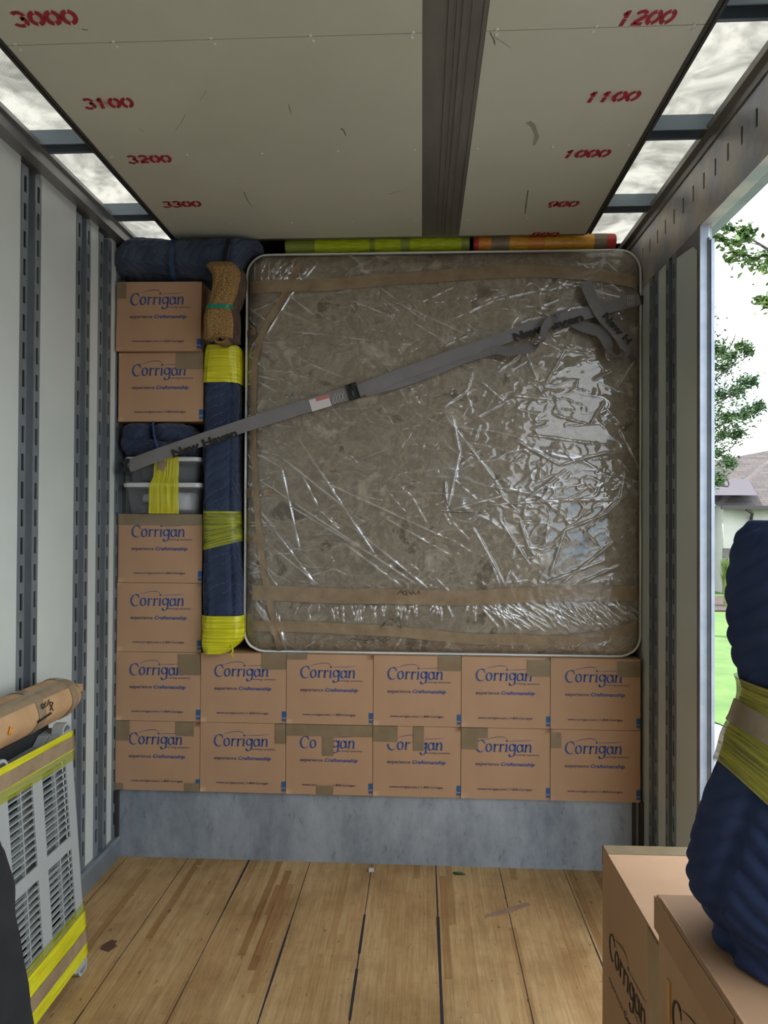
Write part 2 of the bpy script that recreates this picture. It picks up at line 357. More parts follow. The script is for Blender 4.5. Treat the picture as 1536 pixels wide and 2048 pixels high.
def burlap():
    m, nt, b = new_mat('burlap_weave'); tc = N(nt, 'TexCoord')
    ck = N(nt, 'TexChecker', i_Scale=340.0); mp = N(nt, 'Mapping'); mp.inputs['Rotation'].default_value = (0, 0, .78); L(nt, tc.outputs['UV'], mp.inputs[0]); L(nt, mp.outputs[0], ck.inputs['Vector'])
    no = N(nt, 'TexNoise', i_Scale=230.0, i_Detail=2); L(nt, tc.outputs['UV'], no.inputs['Vector'])
    cr = N(nt, 'ValToRGB'); cr.color_ramp.elements[0].color = rgb(120,86,46); cr.color_ramp.elements[1].color = rgb(206,168,110)
    cr.color_ramp.elements[0].position = .4; cr.color_ramp.elements[1].position = .6; L(nt, no.outputs['Fac'], cr.inputs[0])
    mx = N(nt, 'MixRGB', blend_type='MULTIPLY', i_Fac=.6); L(nt, cr.outputs[0], mx.inputs[1]); L(nt, ck.outputs['Color'], mx.inputs[2])
    ck.inputs['Color1'].default_value = (.35,.3,.22,1); ck.inputs['Color2'].default_value = (1,1,1,1)
    L(nt, mx.outputs[0], b.inputs['Base Color']); b.inputs['Roughness'].default_value = .95
    bp = N(nt, 'Bump', i_Strength=.8, i_Distance=.002); L(nt, ck.outputs['Fac'], bp.inputs['Height']); L(nt, bp.outputs[0], b.inputs['Normal'])
    return m
M['burlap'] = burlap()
M['burlap_side'] = mottled('brown_felt_backing', rgb(70,56,46), rgb(92,74,60), scale=20, rough=.95)
M['band_green'] = simple('green_plastic_band', rgb(22,128,100), .4)
M['webbing'] = None
def webbing():
    m, nt, b = new_mat('grey_webbing'); tc = N(nt, 'TexCoord')
    wv = N(nt, 'TexWave', i_Scale=90.0, bands_direction='DIAGONAL'); L(nt, tc.outputs['UV'], wv.inputs['Vector'])
    no = N(nt, 'TexNoise', i_Scale=9.0); L(nt, tc.outputs['UV'], no.inputs['Vector'])
    cr = N(nt, 'ValToRGB'); cr.color_ramp.elements[0].color = rgb(112,108,108); cr.color_ramp.elements[1].color = rgb(134,130,130)
    L(nt, no.outputs['Fac'], cr.inputs[0]); L(nt, cr.outputs[0], b.inputs['Base Color'])
    b.inputs['Roughness'].default_value = .55
    bp = N(nt, 'Bump', i_Strength=.5, i_Distance=.001); L(nt, wv.outputs['Fac'], bp.inputs['Height']); L(nt, bp.outputs[0], b.inputs['Normal'])
    return m
M['webbing'] = webbing()
M['steel_dark'] = simple('dark_steel', rgb(70,72,74), .35, .8)
M['white_label'] = simple('white_label', rgb(206,200,198), .5)
M['red_label'] = simple('red_label', rgb(196,110,104), .5)
M['thread'] = simple('white_thread', rgb(190,186,184), .8)
M['lid'] = simple('white_bin_lid', rgb(206,206,206), .35)
M['cloth_white'] = mottled('white_cloth', rgb(196,198,206), rgb(214,214,220), rough=.9)
M['cloth_navy'] = mottled('navy_cloth', rgb(44,46,76), rgb(60,62,92), rough=.95)
M['cloth_dark'] = mottled('dark_cloth', rgb(52,54,56), rgb(74,76,76), rough=.95)
def clear_plastic():
    m, nt, b = new_mat('clear_bin_plastic'); b.inputs['Base Color'].default_value = (.42,.44,.46,1); b.inputs['Roughness'].default_value = .25; b.inputs['Alpha'].default_value = .26
    return m
M['bin'] = clear_plastic()
def mattress_mat():
    m, nt, b = new_mat('taupe_brocade_ticking'); tc = N(nt, 'TexCoord')
    a = N(nt, 'TexNoise', i_Scale=5.5, i_Detail=9, i_Roughness=.74, i_Distortion=.5); L(nt, tc.outputs['UV'], a.inputs['Vector'])
    cr = N(nt, 'ValToRGB'); e = cr.color_ramp.elements; e[0].color = rgb(126,112,94); e[0].position = .36; e[1].color = rgb(226,212,188); e[1].position = .66
    k = e.new(.45); k.color = rgb(190,176,154); k = e.new(.53); k.color = rgb(162,148,128)
    L(nt, a.outputs['Fac'], cr.inputs[0])
    s = N(nt, 'TexNoise', i_Scale=28.0, i_Detail=4, i_Roughness=.8); L(nt, tc.outputs['UV'], s.inputs['Vector'])
    mx = N(nt, 'MixRGB', blend_type='OVERLAY', i_Fac=.45); L(nt, cr.outputs[0], mx.inputs[1]); L(nt, s.outputs['Fac'], mx.inputs[2])
    L(nt, mx.outputs[0], b.inputs['Base Color']); b.inputs['Roughness'].default_value = .85
    return m
M['ticking'] = mattress_mat()
M['piping'] = simple('white_piping', rgb(236,234,230), .6)
def film_mat(name='clear_poly_film', base=.012, rough=.06, haze=.022, fres=.55):
    m, nt, b = new_mat(name); nt.nodes.remove(b)
    tr = N(nt, 'BsdfTransparent', i_Color=(.96,.955,.95,1)); gl = N(nt, 'BsdfGlossy', i_Color=(.95,.97,1,1), i_Roughness=rough)
    df = N(nt, 'BsdfDiffuse', i_Color=(.85,.84,.82,1))
    fr = N(nt, 'Fresnel', i_IOR=1.7); ad = N(nt, 'Math', operation='MULTIPLY_ADD', i_1=fres, i_2=base, use_clamp=True); L(nt, fr.outputs[0], ad.inputs[0])
    tc = N(nt, 'TexCoord'); mp = N(nt, 'Mapping'); mp.inputs['Rotation'].default_value = (0, 0, .6); mp.inputs['Scale'].default_value = (9, 2.2, 1); L(nt, tc.outputs['UV'], mp.inputs[0])
    no = N(nt, 'TexNoise', i_Scale=2.2, i_Detail=8, i_Roughness=.72, i_Distortion=.4); L(nt, mp.outputs[0], no.inputs['Vector'])
    hz = N(nt, 'MapRange', i_1=.45, i_2=.75, i_3=haze*.4, i_4=haze*3); L(nt, no.outputs['Fac'], hz.inputs[0])
    at = N(nt, 'Attribute', attribute_name='fold'); hadd = N(nt, 'Math', operation='MULTIPLY_ADD', i_1=.5, use_clamp=True); L(nt, at.outputs['Fac'], hadd.inputs[0]); L(nt, hz.outputs[0], hadd.inputs[2])
    m1 = N(nt, 'MixShader'); L(nt, hadd.outputs[0], m1.inputs[0]); L(nt, tr.outputs[0], m1.inputs[1]); L(nt, df.outputs[0], m1.inputs[2])
    gf = N(nt, 'Math', operation='MULTIPLY_ADD', i_1=.28, use_clamp=True); L(nt, at.outputs['Fac'], gf.inputs[0]); L(nt, ad.outputs[0], gf.inputs[2])
    m2 = N(nt, 'MixShader'); L(nt, gf.outputs[0], m2.inputs[0]); L(nt, m1.outputs[0], m2.inputs[1]); L(nt, gl.outputs[0], m2.inputs[2])
    L(nt, m2.outputs[0], nt.nodes['Material Output'].inputs[0]); return m
M['film'] = film_mat()
M['resin_white'] = simple('light_grey_resin', rgb(160,164,163), .45)
M['resin_black'] = simple('black_resin', rgb(38,38,40), .55)
M['black_pad'] = mottled('black_fabric', rgb(20,20,22), rgb(30,30,32), scale=12, rough=.9, bump=.4)
M['grass'] = mottled('lawn_grass', rgb(56,84,30), rgb(74,100,40), scale=1.2, rough=.9, coord='Object', bump=.6, bscale=30)
M['grass_tall'] = mottled('ornamental_grass', rgb(74,98,34), rgb(112,126,60), scale=3, rough=.8)
M['mulch'] = mottled('brown_mulch', rgb(48,38,34), rgb(70,58,50), scale=8, rough=.95)
M['asphalt'] = mottled('pale_driveway', rgb(108,108,112), rgb(124,122,122), scale=14, rough=.9)
M['leaf'] = mottled('green_leaf', rgb(60,90,44), rgb(106,130,60), scale=1.4, rough=.6)
M['leaf_dark'] = mottled('dark_green_leaf', rgb(58,84,58), rgb(96,118,70), scale=2.4, rough=.6)
M['bark'] = mottled('grey_bark', rgb(58,50,46), rgb(78,70,64), scale=20, rough=.9)
M['stucco'] = mottled('cream_stucco', rgb(166,163,154), rgb(174,171,162), scale=3, rough=.9)
M['shingle'] = None
def shingle():
    m, nt, b = new_mat('roof_shingles'); tc = N(nt, 'TexCoord'); br = N(nt, 'TexBrick', offset=.5)
    br.inputs['Color1'].default_value = rgb(78,70,68); br.inputs['Color2'].default_value = rgb(60,54,54); br.inputs['Mortar'].default_value = rgb(44,40,40)
    br.inputs['Scale'].default_value = 1; br.inputs['Brick Width'].default_value = .5; br.inputs['Row Height'].default_value = .16; br.inputs['Mortar Size'].default_value = .012
    L(nt, tc.outputs['UV'], br.inputs['Vector']); L(nt, br.outputs[0], b.inputs['Base Color']); b.inputs['Roughness'].default_value = .9
    return m
M['shingle'] = shingle()
M['gutter'] = simple('brown_gutter', rgb(52,46,44), .5)
M['glass'] = simple('window_glass', rgb(120,136,146), .1)
M['stone'] = mottled('stone_base', rgb(80,76,72), rgb(104,98,92), scale=10, rough=.95)
M['yellow_thin2'] = wrap_mat('yellow_wrap_over_navy', rgb(150,144,36), rgb(190,182,54), (.5, .9), (3, 60, 1))
# ---------------------------------------------------------------- the van body
XL, XR, YF, ZC = -1.48, 1.04, 3.42, 3.0
YB = -8.0                      # the body runs on behind the camera to its open rear
DECK = 0.33
# floor: boards with dark seams and plugs in one mesh
mb = MB(); mb.box((XL-.05, YB, -.06), (XR+.06, YF+.02, 0), 0)
seams = [-1.417, -1.118, -.82, -.525, -.228, .075, .373, .674, .972]
for i, sx in enumerate(seams):
    w = .0016
    y = YB
    while y < YF:
        y2 = min(YF, y + .09)
        ww = w + max(0, nz(sx*9, y*1.7))*.0042 + (.003 if (sx in (.075, -.228) and 1.9 < y < 2.9 and nz(y*3, sx) > -.1) else 0)
        mb.add([(sx-ww, y, .0006), (sx+ww, y, .0006), (sx+ww, y2, .0006), (sx-ww, y2, .0006)], [(0,1,2,3)], 2); y = y2
rp = random.Random(3)
for sx in seams[:-1]:
    for k in range(-2, 6):
        for dx in (.07, .15, .24):
            x, y = sx + dx + rp.uniform(-.02, .02), .62*k + .25 + rp.uniform(-.05, .05)
            if dx == .15 and rp.random() < .6: continue
            n = 10; mb.add([(x + .0075*math.cos(2*PI*j/n), y + .0075*math.sin(2*PI*j/n), .0007) for j in range(n)], [tuple(range(n))], 1)
# darker plank repairs seen in the boards
for (a, b_) in (((595,1742),(497,1910)), ((560,1770),(530,1830))):
    p, q = pw(*a, Z=0), pw(*b_, Z=0); x = (p.x+q.x)/2
    mb.add([(x-.011, q.y, .0005), (x+.011, q.y, .0005), (x+.011, p.y, .0005), (x-.011, p.y, .0005)], [(0,1,2,3)], 3)
M['plank_dark'] = mottled('dark_floor_strip', rgb(146,104,62), rgb(164,120,76), scale=12, stretch=(4,.6,1), rough=.7)
struct('floor', mb, [M['floor'], M['plug'], M['seam'], M['plank_dark']], 'laminated hardwood van floor with dark seams running forward')
# raised deck and its steel riser
mb = MB(); mb.box((XL-.05, YF, -.06), (XR+.06, YF+2.0, DECK-.004), 0)
struct('trim_1', mb, M['riser'], 'worn grey steel riser of the raised front deck', bevel=.004)
# left wall with white panels between slotted posts
POST_L = [(-6.3,.14), (-4.7,.14), (-3.1,.14), (-2.2,.14), (-1.3, .14), (-.55, .14), (.25, .14), (1.05, .14), (1.85, .14), (2.547, .137), (2.97, .128), (3.181, .131), (3.37, .13), (3.9, .13)]
mb = MB(); edges = [YB] + [e for y, w in POST_L for e in (y, y+w)] + [5.4]
for i in range(0, len(edges), 2):
    mb.box((XL-.05, edges[i], 0), (XL, edges[i+1], 2.98), 0)
mb.box((XL-.09, YB, -.06), (XL-.05, 5.4, 3.08), 1)
struct('wall_left', mb, [M['white_panel'], M['galv']], 'white panelled side wall of the van on the left')
def post(xw, y0, w, side, z0, z1, idx, lab):
    """slotted steel logistics post set in the wall; side=+1 for the left wall (faces +X)"""
    mb = MB(); fl = w*.33; z0 = max(z0, .1)
    for a, b in ((y0, y0+fl), (y0+w-fl, y0+w)):
        holes = []; z = z0 + .06
        while z + .062 < z1:
            holes.append((a + fl*.36, z, a + fl*.36 + .017, z + .062)); z += .1035
        panel_with_holes([a, b], [z0, z1], holes, lambda u, v, h: (xw + side*(.004 - h), u, v), mb, 0, .005)
    a, b = y0+fl, y0+w-fl
    for yy in (a, b): mb.box((xw + side*.004, yy-.0015, z0), (xw - side*.026, yy+.0015, z1), 0)
    mb.box((xw - side*.024, a, z0), (xw - side*.028, b, z1), 0)
    [mb.box((xw - side*.012, p+.004, z0), (xw - side*.016, p+fl-.004, z1), 1) for p in (y0, y0+w-fl)]  # black backing strips paint the shade behind the slots
    return struct('trim_%d' % idx, mb, [M['galv'], M['slot_shade']], lab)
ti = 10
for y, w in POST_L:
    post(XL, y, w, 1, .1, 2.95, ti, 'galvanized slotted track post on the left wall'); ti += 1
mb = MB(); mb.prism([(XL-.01, 0), (XL+.028, 0), (XL+.028, .085), (XL+.02, .1), (XL-.01, .1)], YB, YF, 'y')
struct('baseboard_left', mb, M['galv'], 'steel kick rail along the foot of the left wall')
# top rails
mb = MB(); mb.prism([(XL-.02, 2.972), (XL+.008, 2.972), (XL+.045, 2.978), (XL+.047, 2.995), (XL+.03, 3.0), (XL+.034, 3.03), (XL+.05, 3.034), (XL+.05, 3.05), (XL-.05, 3.05), (XL-.05, 2.972)], YB, 5.4, 'y')
struct('trim_2', mb, M['alu'], 'long aluminium top rail above the left wall')
mb = MB(); mb.prism([(XR+.02, 3.0), (XR-.006, 3.0), (XR-.01, 3.02), (XR-.03, 3.03), (XR-.034, 3.05), (XR+.05, 3.05), (XR+.05, 3.0)], YB, 5.4, 'y')
struct('trim_3', mb, M['alu_dark'], 'dark aluminium top rail above the side door')
# right wall: header with slits, panels and posts forward of the side door
DY0, DY1 = -1.3, 2.72                       # side door opening along the wall
mb = MB()
holes = []; y = -7.8
while y < 5.2:
    yy = y
    holes.append((yy, 2.873, yy+.013, 2.933)); y += .1045
off = 2.167 - min((abs(h[0]-2.167), h[0]) for h in holes)[1]
holes = [(h[0]+off, h[1], h[2]+off, h[3]) for h in holes]
panel_with_holes([YB, 5.4], [2.752, 3.003], holes, lambda u, v, h: (XR + h, u, v), mb, 0, .004)
mb.box((XR+.045, YB, 2.752), (XR+.05, 5.4, 3.003), 1)  # black backing sheet, shade of the slits put in as colour
mb.box((XR+.004, YB, 2.748), (XR+.05, 5.4, 2.754), 0)
mb.box((XR-.004, YB, 2.744), (XR+.002, 5.4, 2.764), 0)
struct('trim_4', mb, [mottled('scuffed_steel_header', rgb(140,142,150), rgb(198,186,172), scale=5, stretch=(1,1,1), rough=.2, rough2=.6, metal=.4, detail=8, r0=.38, r1=.64), M['slot_shade']], 'scuffed steel header with a row of slits over the side door')
POST_R = [(2.979, .119), (3.201, .117)]
edges = [2.747, 2.979, 3.098, 3.201, 3.318, 5.4]
mb = MB()
for i in range(0, len(edges), 2): mb.box((XR, edges[i], 0), (XR+.05, edges[i+1], 2.75), 0)
mb.box((XR+.05, DY1+.14, -.06), (XR+.09, 5.4, 3.08), 1)
mb.box((XR, YB, 0), (XR+.05, DY0, 2.75), 0); mb.box((XR+.05, YB, -.06), (XR+.09, DY0, 3.08), 1)
mb.box((XR+.05, DY0, 2.75), (XR+.09, DY1+.14, 3.08), 1); mb.box((XR+.05, DY0, -.06), (XR+.09, DY1+.14, -.002), 1)
struct('wall_right', mb, [M['white_panel'], M['galv']], 'white panelled side wall right of the wrapped mattress')
for y, w in POST_R:
    post(XR, y, w, -1, 0, 2.745, ti, 'galvanized slotted track post on the right wall'); ti += 1
# door jamb
mb = MB(); mb.prism([(XR-.004,2.72),(XR+.027,2.72),(XR+.034,2.73),(XR+.09,2.858),(XR+.05,2.86),(XR,2.747),(XR-.004,2.747)], 0, 2.752, 'z')
mb.box((XR+.029, 2.700, -.06), (XR+.041, 2.728, 2.69), 0); mb.tube([(XR+.027,2.716,-.05),(XR+.027,2.716,2.70)], .004, 8)
mb.box((XR-.006, 2.722, 0), (XR-.003, 2.747, 2.75), 1)
mb.prism([(2.747, 2.75), (2.80, 2.75), (2.98, 2.75), (2.98, 2.72), (2.80, 2.70), (2.747, 2.66)], XR-.003, XR+.001, 'x', 1)
struct('trim_5', mb, [M['alu_bright'], mottled('jamb_face', rgb(104,100,102), rgb(126,122,122), scale=7, rough=.5, metal=.3)], 'bright aluminium jamb at the front edge of the side door')
mb = MB(); mb.box((XR-.02, 3.40, DECK*0), (XR, 3.42, DECK), 0); mb.box((XR-.05, 3.405, 0), (XR-.035, 3.42, DECK), 0)
mb.box((XL+.0, 3.40, 0), (XL+.02, 3.42, DECK), 0)
struct('trim_6', mb, M['rubber'], 'dark steel strips at the corners of the riser')
# ceiling panels, beam, edges
CL0, CL1, CR0, CR1 = -1.198, -.004, .173, .770
YC = 3.42
mb = MB()
bows_y = [-7.31, -6.69, -6.07, -5.45, -4.83, -4.21, -3.59, -2.97, -2.35, -1.73, -1.11, -.49, .13, .75, 1.37, 1.99, 2.615, 3.235]
rivs = random.Random(5)
for (a, b) in ((CL0, CL1), (CR0, CR1)):
    cuts = [YB, -4.4, -.5, 1.985, YC]
    for i in range(4): mb.box((a, cuts[i]+.0015, ZC), (b, cuts[i+1]-.0015, ZC+.012), 0)
    mb.box((a, YB, ZC+.012), (b, YC, ZC+.016), 3)
    n = 5 if b - a > 1 else 3
    for by in bows_y:
        for k in range(n):
            x = a + .03 + (b-a-.06)*k/(n-1)
            for dy in ((-.012, .012) if abs(by-1.99) < .01 or abs(by+.49) < .01 else (0,)):
                x2 = x + rivs.uniform(-.004, .004); y2 = by + dy + rivs.uniform(-.003, .003)
                mm = 9; r = .0065
                vs = [(x2 + r*math.cos(2*PI*j/mm), y2 + r*math.sin(2*PI*j/mm), ZC-.0002) for j in range(mm)] + [(x2 + .5*r*math.cos(2*PI*j/mm), y2 + .5*r*math.sin(2*PI*j/mm), ZC-.003) for j in range(mm)]
                mb.add(vs, [(j, mm+j, mm+(j+1) % mm, (j+1) % mm) for j in range(mm)] + [tuple(range(mm, 2*mm))], 1)
def mark(pts, w, mi):
    """thin smear on the underside of the ceiling through photo points"""
    ps = [pw(x, y, Z=ZC) for x, y in pts]
    for i in range(len(ps)-1):
        d = (ps[i+1]-ps[i]); n_ = Vector((-d.y, d.x, 0)).normalized()*w*(.6+.5*random.random())
        e = n_*(.5 if i == len(ps)-2 else 1)
        mb.add([(ps[i]-n_)[:2]+(ZC-.0006,), (ps[i]+n_)[:2]+(ZC-.0006,), (ps[i+1]+e)[:2]+(ZC-.0006,), (ps[i+1]-e)[:2]+(ZC-.0006,)], [(0,1,2,3)], mi)
mark([(682,256),(688,262),(692,272)], .004, 2); mark([(577,208),(581,222),(583,230)], .0012, 2); mark([(488,384),(495,400),(505,415)], .002, 2)
mark([(980,64),(988,80),(990,90)], .003, 2); mark([(988,74),(1005,84),(1022,96)], .0012, 2); mark([(371,228),(362,246),(350,262)], .0012, 2); mark([(412,182),(400,200)], .001, 2)
mark([(778,388),(792,384),(816,378)], .0012, 2); mark([(1056,380),(1052,410),(1050,428)], .004, 2); mark([(1056,244),(1066,250),(1070,262),(1074,272),(1068,290)], .009, 4)
mark([(279,256),(287,263)], .0015, 2); mark([(476,357),(486,358)], .001, 2); mark([(164,58),(176,60)], .004, 2)
ceiling_o = struct('ceiling', mb, [M['ceil_panel'], M['rivet'], M['scuff'], M['alu'], M['stain']], 'off-white riveted ceiling panels')
# central beam with ribs
mb = MB(); mb.box((CL1-.002, YB, ZC+.004), (CR0+.002, YC, ZC+.02))
for x0, x1, h in ((-.004, .012, .003), (.066, .074, .004), (.088, .094, .003), (.104, .118, .004), (.128, .133, .002), (.160, .173, .003)): mb.box((x0, YB, ZC+.004-h), (x1, YC, ZC+.005))
struct('trim_7', mb, M['alu_dark'], 'ribbed bare metal beam down the middle of the ceiling')
# ceiling edge mouldings (dark gasket + thin wood-coloured edge)
for idx, (x, s) in enumerate(((CL0, -1), (CR1, 1))):
    mb = MB(); mb.box((x, YB, ZC-.003), (x + s*.010, YC, ZC+.03), 0); mb.box((x+s*.010, YB, ZC+.004), (x + s*.016, YC, ZC+.03), 1); mb.box((x+s*.016, YB, ZC-.001), (x+s*.026, YC, ZC+.03), 0)
    struct('trim_%d' % (8+idx), mb, [M['rubber'], simple('edge_wood%d' % idx, rgb(128,120,88), .7)], 'dark edge moulding along the %s side of the ceiling' % ('left', 'right')[idx])
# skylight strips, bows
mb = MB(); mb.box((XL-.02, YB, 3.09), (CL0+.02, 3.78, 3.094)); struct('window_1', mb, M['skylight'], 'translucent fibreglass skylight strip on the left')
mb = MB(); mb.box((CR1-.02, YB, 3.09), (XR+.06, 3.78, 3.094)); struct('window_2', mb, M['skylight'], 'translucent fibreglass skylight strip on the right')
mb = MB()
for by in bows_y:
    for a, b in ((XL+.01, CL0), (CR1, XR-.01)):
        mb.prism([(by-.032, 3.089), (by-.032, 3.035), (by-.026, 3.035), (by-.026, 3.082), (by+.026, 3.082), (by+.026, 3.035), (by+.04, 3.035), (by+.04, 3.04), (by+.032, 3.04), (by+.032, 3.089)][::-1], a, b, 'x')
struct('trim_30', mb, M['bow'], 'blue-grey steel roof bows crossing the skylights')
# opaque roof centre and the dark nose of the van
mb = MB(); mb.box((CL0+.02, YB, 3.09), (CR1-.02, 5.4, 3.096), 0); mb.box((XL-.05, 3.78, 3.09), (XR+.09, 5.4, 3.096), 0); mb.box((CL0, YC, ZC+.0), (CR1, YC+.02, 3.09), 0)
mb.box((XL-.09, YB, 3.05), (XL-.02, 5.4, 3.1)); mb.box((XR+.05, YB, 3.05), (XR+.09, 5.4, 3.1))
struct('trim_31', mb, M['alu_dark'], 'opaque metal roof skin')
mb = MB(); mb.box((XL-.09, 5.4, 0), (XR+.09, 5.44, 3.1)); struct('wall_front', mb, M['alu_dark'], 'dark front wall of the van')
# ---------------------------------------------------------------- stencilled numbers
def ribbon2(pts, ws):
    """flat variable-width stroke in 2-D -> (verts, faces)"""
    vs = []; n = len(pts)
    for i, (x, y) in enumerate(pts):
        a = pts[max(i-1, 0)]; b = pts[min(i+1, n-1)]
        dx, dy = b[0]-a[0], b[1]-a[1]; l = math.hypot(dx, dy) or 1; w = ws[i]/2
        vs += [(x - dy/l*w, y + dx/l*w), (x + dy/l*w, y - dx/l*w)]
    return vs, [(2*i, 2*i+1, 2*i+3, 2*i+2) for i in range(n-1)]
def arc(cx, cy, rx, ry, a0, a1, n=14):
    return [(cx + rx*math.cos(math.radians(a0+(a1-a0)*i/n)), cy + ry*math.sin(math.radians(a0+(a1-a0)*i/n))) for i in range(n+1)]
def digit(c):
    S = []
    T = .26
    if c == '0': S = [(arc(.42,.5,.33,.38,98,262), T), (arc(.42,.5,.33,.38,-82,82), T)]
    if c == '1': S = [([(.36,.0),(.36,.46)], T), ([(.36,.52),(.36,1)], T), ([(.12,.72),(.30,.86)], .2)]
    if c == '3': S = [(arc(.36,.71,.3,.2,150,-10,8), T*.85), (arc(.36,.71,.3,.2,-22,-80,5), T*.8), (arc(.36,.28,.34,.24,70,-45,8), T), (arc(.36,.28,.34,.24,-60,-160,7), T*.85)]
    if c == '2': S = [(arc(.38,.68,.31,.24,160,20,8), T*.85), (arc(.38,.68,.31,.24,5,-35,4)+[(.34,.3),(.2,.18)], T), ([(.08,.1),(.76,.1)], T*.8)]
    if c == '9': S = [(arc(.4,.66,.31,.26,100,262,9), T*.85), (arc(.4,.66,.31,.26,82,-80,9), T*.85), (arc(.4,.5,.34,.42,10,-60,8), T), (arc(.4,.5,.34,.42,-75,-130,6), T*.85)]
    if c == '8': S = [(arc(.4,.73,.27,.19,98,262,9), T*.8), (arc(.4,.73,.27,.19,82,-82,9), T*.8), (arc(.4,.28,.33,.22,98,262,9), T*.8), (arc(.4,.28,.33,.22,82,-82,9), T*.8)]
    return [ribbon2(p, [t]*len(p)) for p, t in S]
for txt, px, py, w in (('3000', 90, 36, .182), ('3100', 217, 206, .168), ('3200', 299, 318, .170), ('3300', 364, 408, .170),
                       ('1200', 1295, 35, .148), ('1100', 1227, 193, .168), ('1000', 1175, 307, .168), ('900', 1127, 408, .13), ('800', 1090, 469, .13)):
    c = pw(px, py, Z=ZC); mb = MB(); n = len(txt); tot = n*.88; s = w/tot; hh = .068/1.15
    r = random.Random(px)
    for k, ch in enumerate(txt):
        for vs, fs in digit(ch):
            q = []
            for x, y in vs:
                X = (x + k*.88 - tot/2 + .22*(y-.5)) * s; Yl = (y - .5) * hh + r.uniform(-.0006, .0006)
                q.append((c.x + X, c.y - Yl, ZC - .0009))
            mb.add(q, fs, 0)
    mb.add([(c.x - w*.62, c.y + .045, ZC-.0005), (c.x + w*.62, c.y + .045, ZC-.0005), (c.x + w*.62, c.y - .045, ZC-.0005), (c.x - w*.62, c.y - .045, ZC-.0005)], [(0,1,2,3)], 1, [(0,0),(1,0),(1,1),(0,1)])
    mb.build('stencilled_number', [M['red_paint'], M['overspray']], ceiling_o, None, 'red stencilled number %s' % txt)

mb = MB(); mb.box((XL-.09, -2.7, -.06), (XR+.09, -2.66, 3.1)); struct('rear_light_blocker', mb, simple('light_blocker_brown', rgb(96,84,70), .9), 'unseen dark partition added behind the camera to cut rear light')  # unseen wall, added to darken the light coming from behind the camera
# ---------------------------------------------------------------- lettering
def stroke_w(pts, w0, w1, th=20):
    n = len(pts); ws = []
    for i in range(n):
        a = pts[max(i-1, 0)]; b = pts[min(i+1, n-1)]
        ang = math.atan2(b[1]-a[1], b[0]-a[0]); ws.append(w0 + (w1-w0)*abs(math.sin(ang - math.radians(th))))
    return ribbon2(pts, ws)
def blob(x, y, r, n=10): return [(x + r*math.cos(2*PI*k/n), y + r*math.sin(2*PI*k/n)) for k in range(n)], [tuple(range(n))]
def bez(p0, p1, p2, p3, n=10):
    return [tuple(((1-t)**3)*a + 3*((1-t)**2)*t*b + 3*(1-t)*t*t*c + t**3*d for a, b, c, d in zip(p0, p1, p2, p3)) for t in [i/n for i in range(n+1)]]
def corrigan_shapes():
    """calligraphic word, x-height 1, baseline 0; returns list of (verts, faces)"""
    W0, W1 = .07, .24; out = []
    def st(pts, x, w0=W0, w1=W1): vs, fs = stroke_w(pts, w0, w1); out.append(([(a+x, b) for a, b in vs], fs))
    def bl(x, y, r): out.append(blob(x, y, r))
    x = 0
    st(arc(.74,.7,.62,.76,52,305,22), x); st([(1.12,1.30),(1.2,1.12),(1.24,.98)], x, .05, .12); x = 1.36
    st(arc(.46,.5,.36,.5,0,360,24), x); x += 1.0
    for _ in range(2):
        st([(.05,.93),(.24,1.0)], x, .06, .1); st([(.25,1.0),(.24,.5),(.22,0)], x); st([(.05,.02),(.42,.02)], x, .05, .08)
        st(bez((.27,.6),(.34,.9),(.5,1.02),(.66,.9),8), x, .06, .16); bl(x+.66, .88, .1); x += .80
    st([(.05,.93),(.24,1.0)], x, .06, .1); st([(.25,1.0),(.24,.5),(.22,0)], x); st([(.05,.02),(.42,.02)], x, .05, .08); bl(x+.24, 1.42, .13); xi = x + .24; x += .52
    st(arc(.46,.56,.34,.42,20,340,20), x); st(bez((.92,1.0),(.84,.6),(.9,.2),(.84,-.2),8) + bez((.84,-.2),(.78,-.62),(.3,-.7),(.12,-.42),8)[1:], x); bl(x+.15, -.38, .12); st([(.72,.9),(1.0,1.02)], x, .05, .1); x += 1.06
    st(arc(.44,.48,.34,.48,30,330,20), x); st(bez((.84,1.0),(.8,.6),(.8,.1),(1.0,.06),8), x); x += 1.06
    st([(.02,.93),(.2,1.0)], x, .06, .1); st([(.21,1.0),(.2,.5),(.18,0)], x); st([(.02,.02),(.36,.02)], x, .05, .08)
    st(bez((.22,.62),(.36,.98),(.84,1.22),(.84,.6),8) + [(.83,.3),(.82,0)], x); st([(.68,.02),(1.02,.02)], x, .05, .08); x += 1.08
    total = x
    def sw(pts, w): vs, fs = ribbon2(pts, [w*(.35+.65*math.sin(PI*min(1, max(0, i/(len(pts)-1))))) for i in range(len(pts))]); out.append((vs, fs))
    sw(bez((1.2,1.45),(2.6,2.0),(4.0,2.1),(xi-.02,1.6),16), .07)
    sw(bez((xi+.1,1.35),(5.4,1.5),(6.4,1.35),(total+.05,1.65),16), .055)
    return out, total
COR, COR_W = corrigan_shapes()
def font_mesh(body, shear=0.0, bold=0.0):
    c = bpy.data.curves.new('txt', 'FONT'); c.body = body; c.size = 1; c.shear = shear; c.offset = bold; c.resolution_u = 2
    o = bpy.data.objects.new('txt', c); COL.objects.link(o)
    dg = bpy.context.evaluated_depsgraph_get(); me = bpy.data.meshes.new_from_object(o.evaluated_get(dg))
    vs = [tuple(v.co) for v in me.vertices]; fs = [tuple(p.vertices) for p in me.polygons]
    bpy.data.objects.remove(o); bpy.data.curves.remove(c); bpy.data.meshes.remove(me)
    return vs, fs
_fc = {}
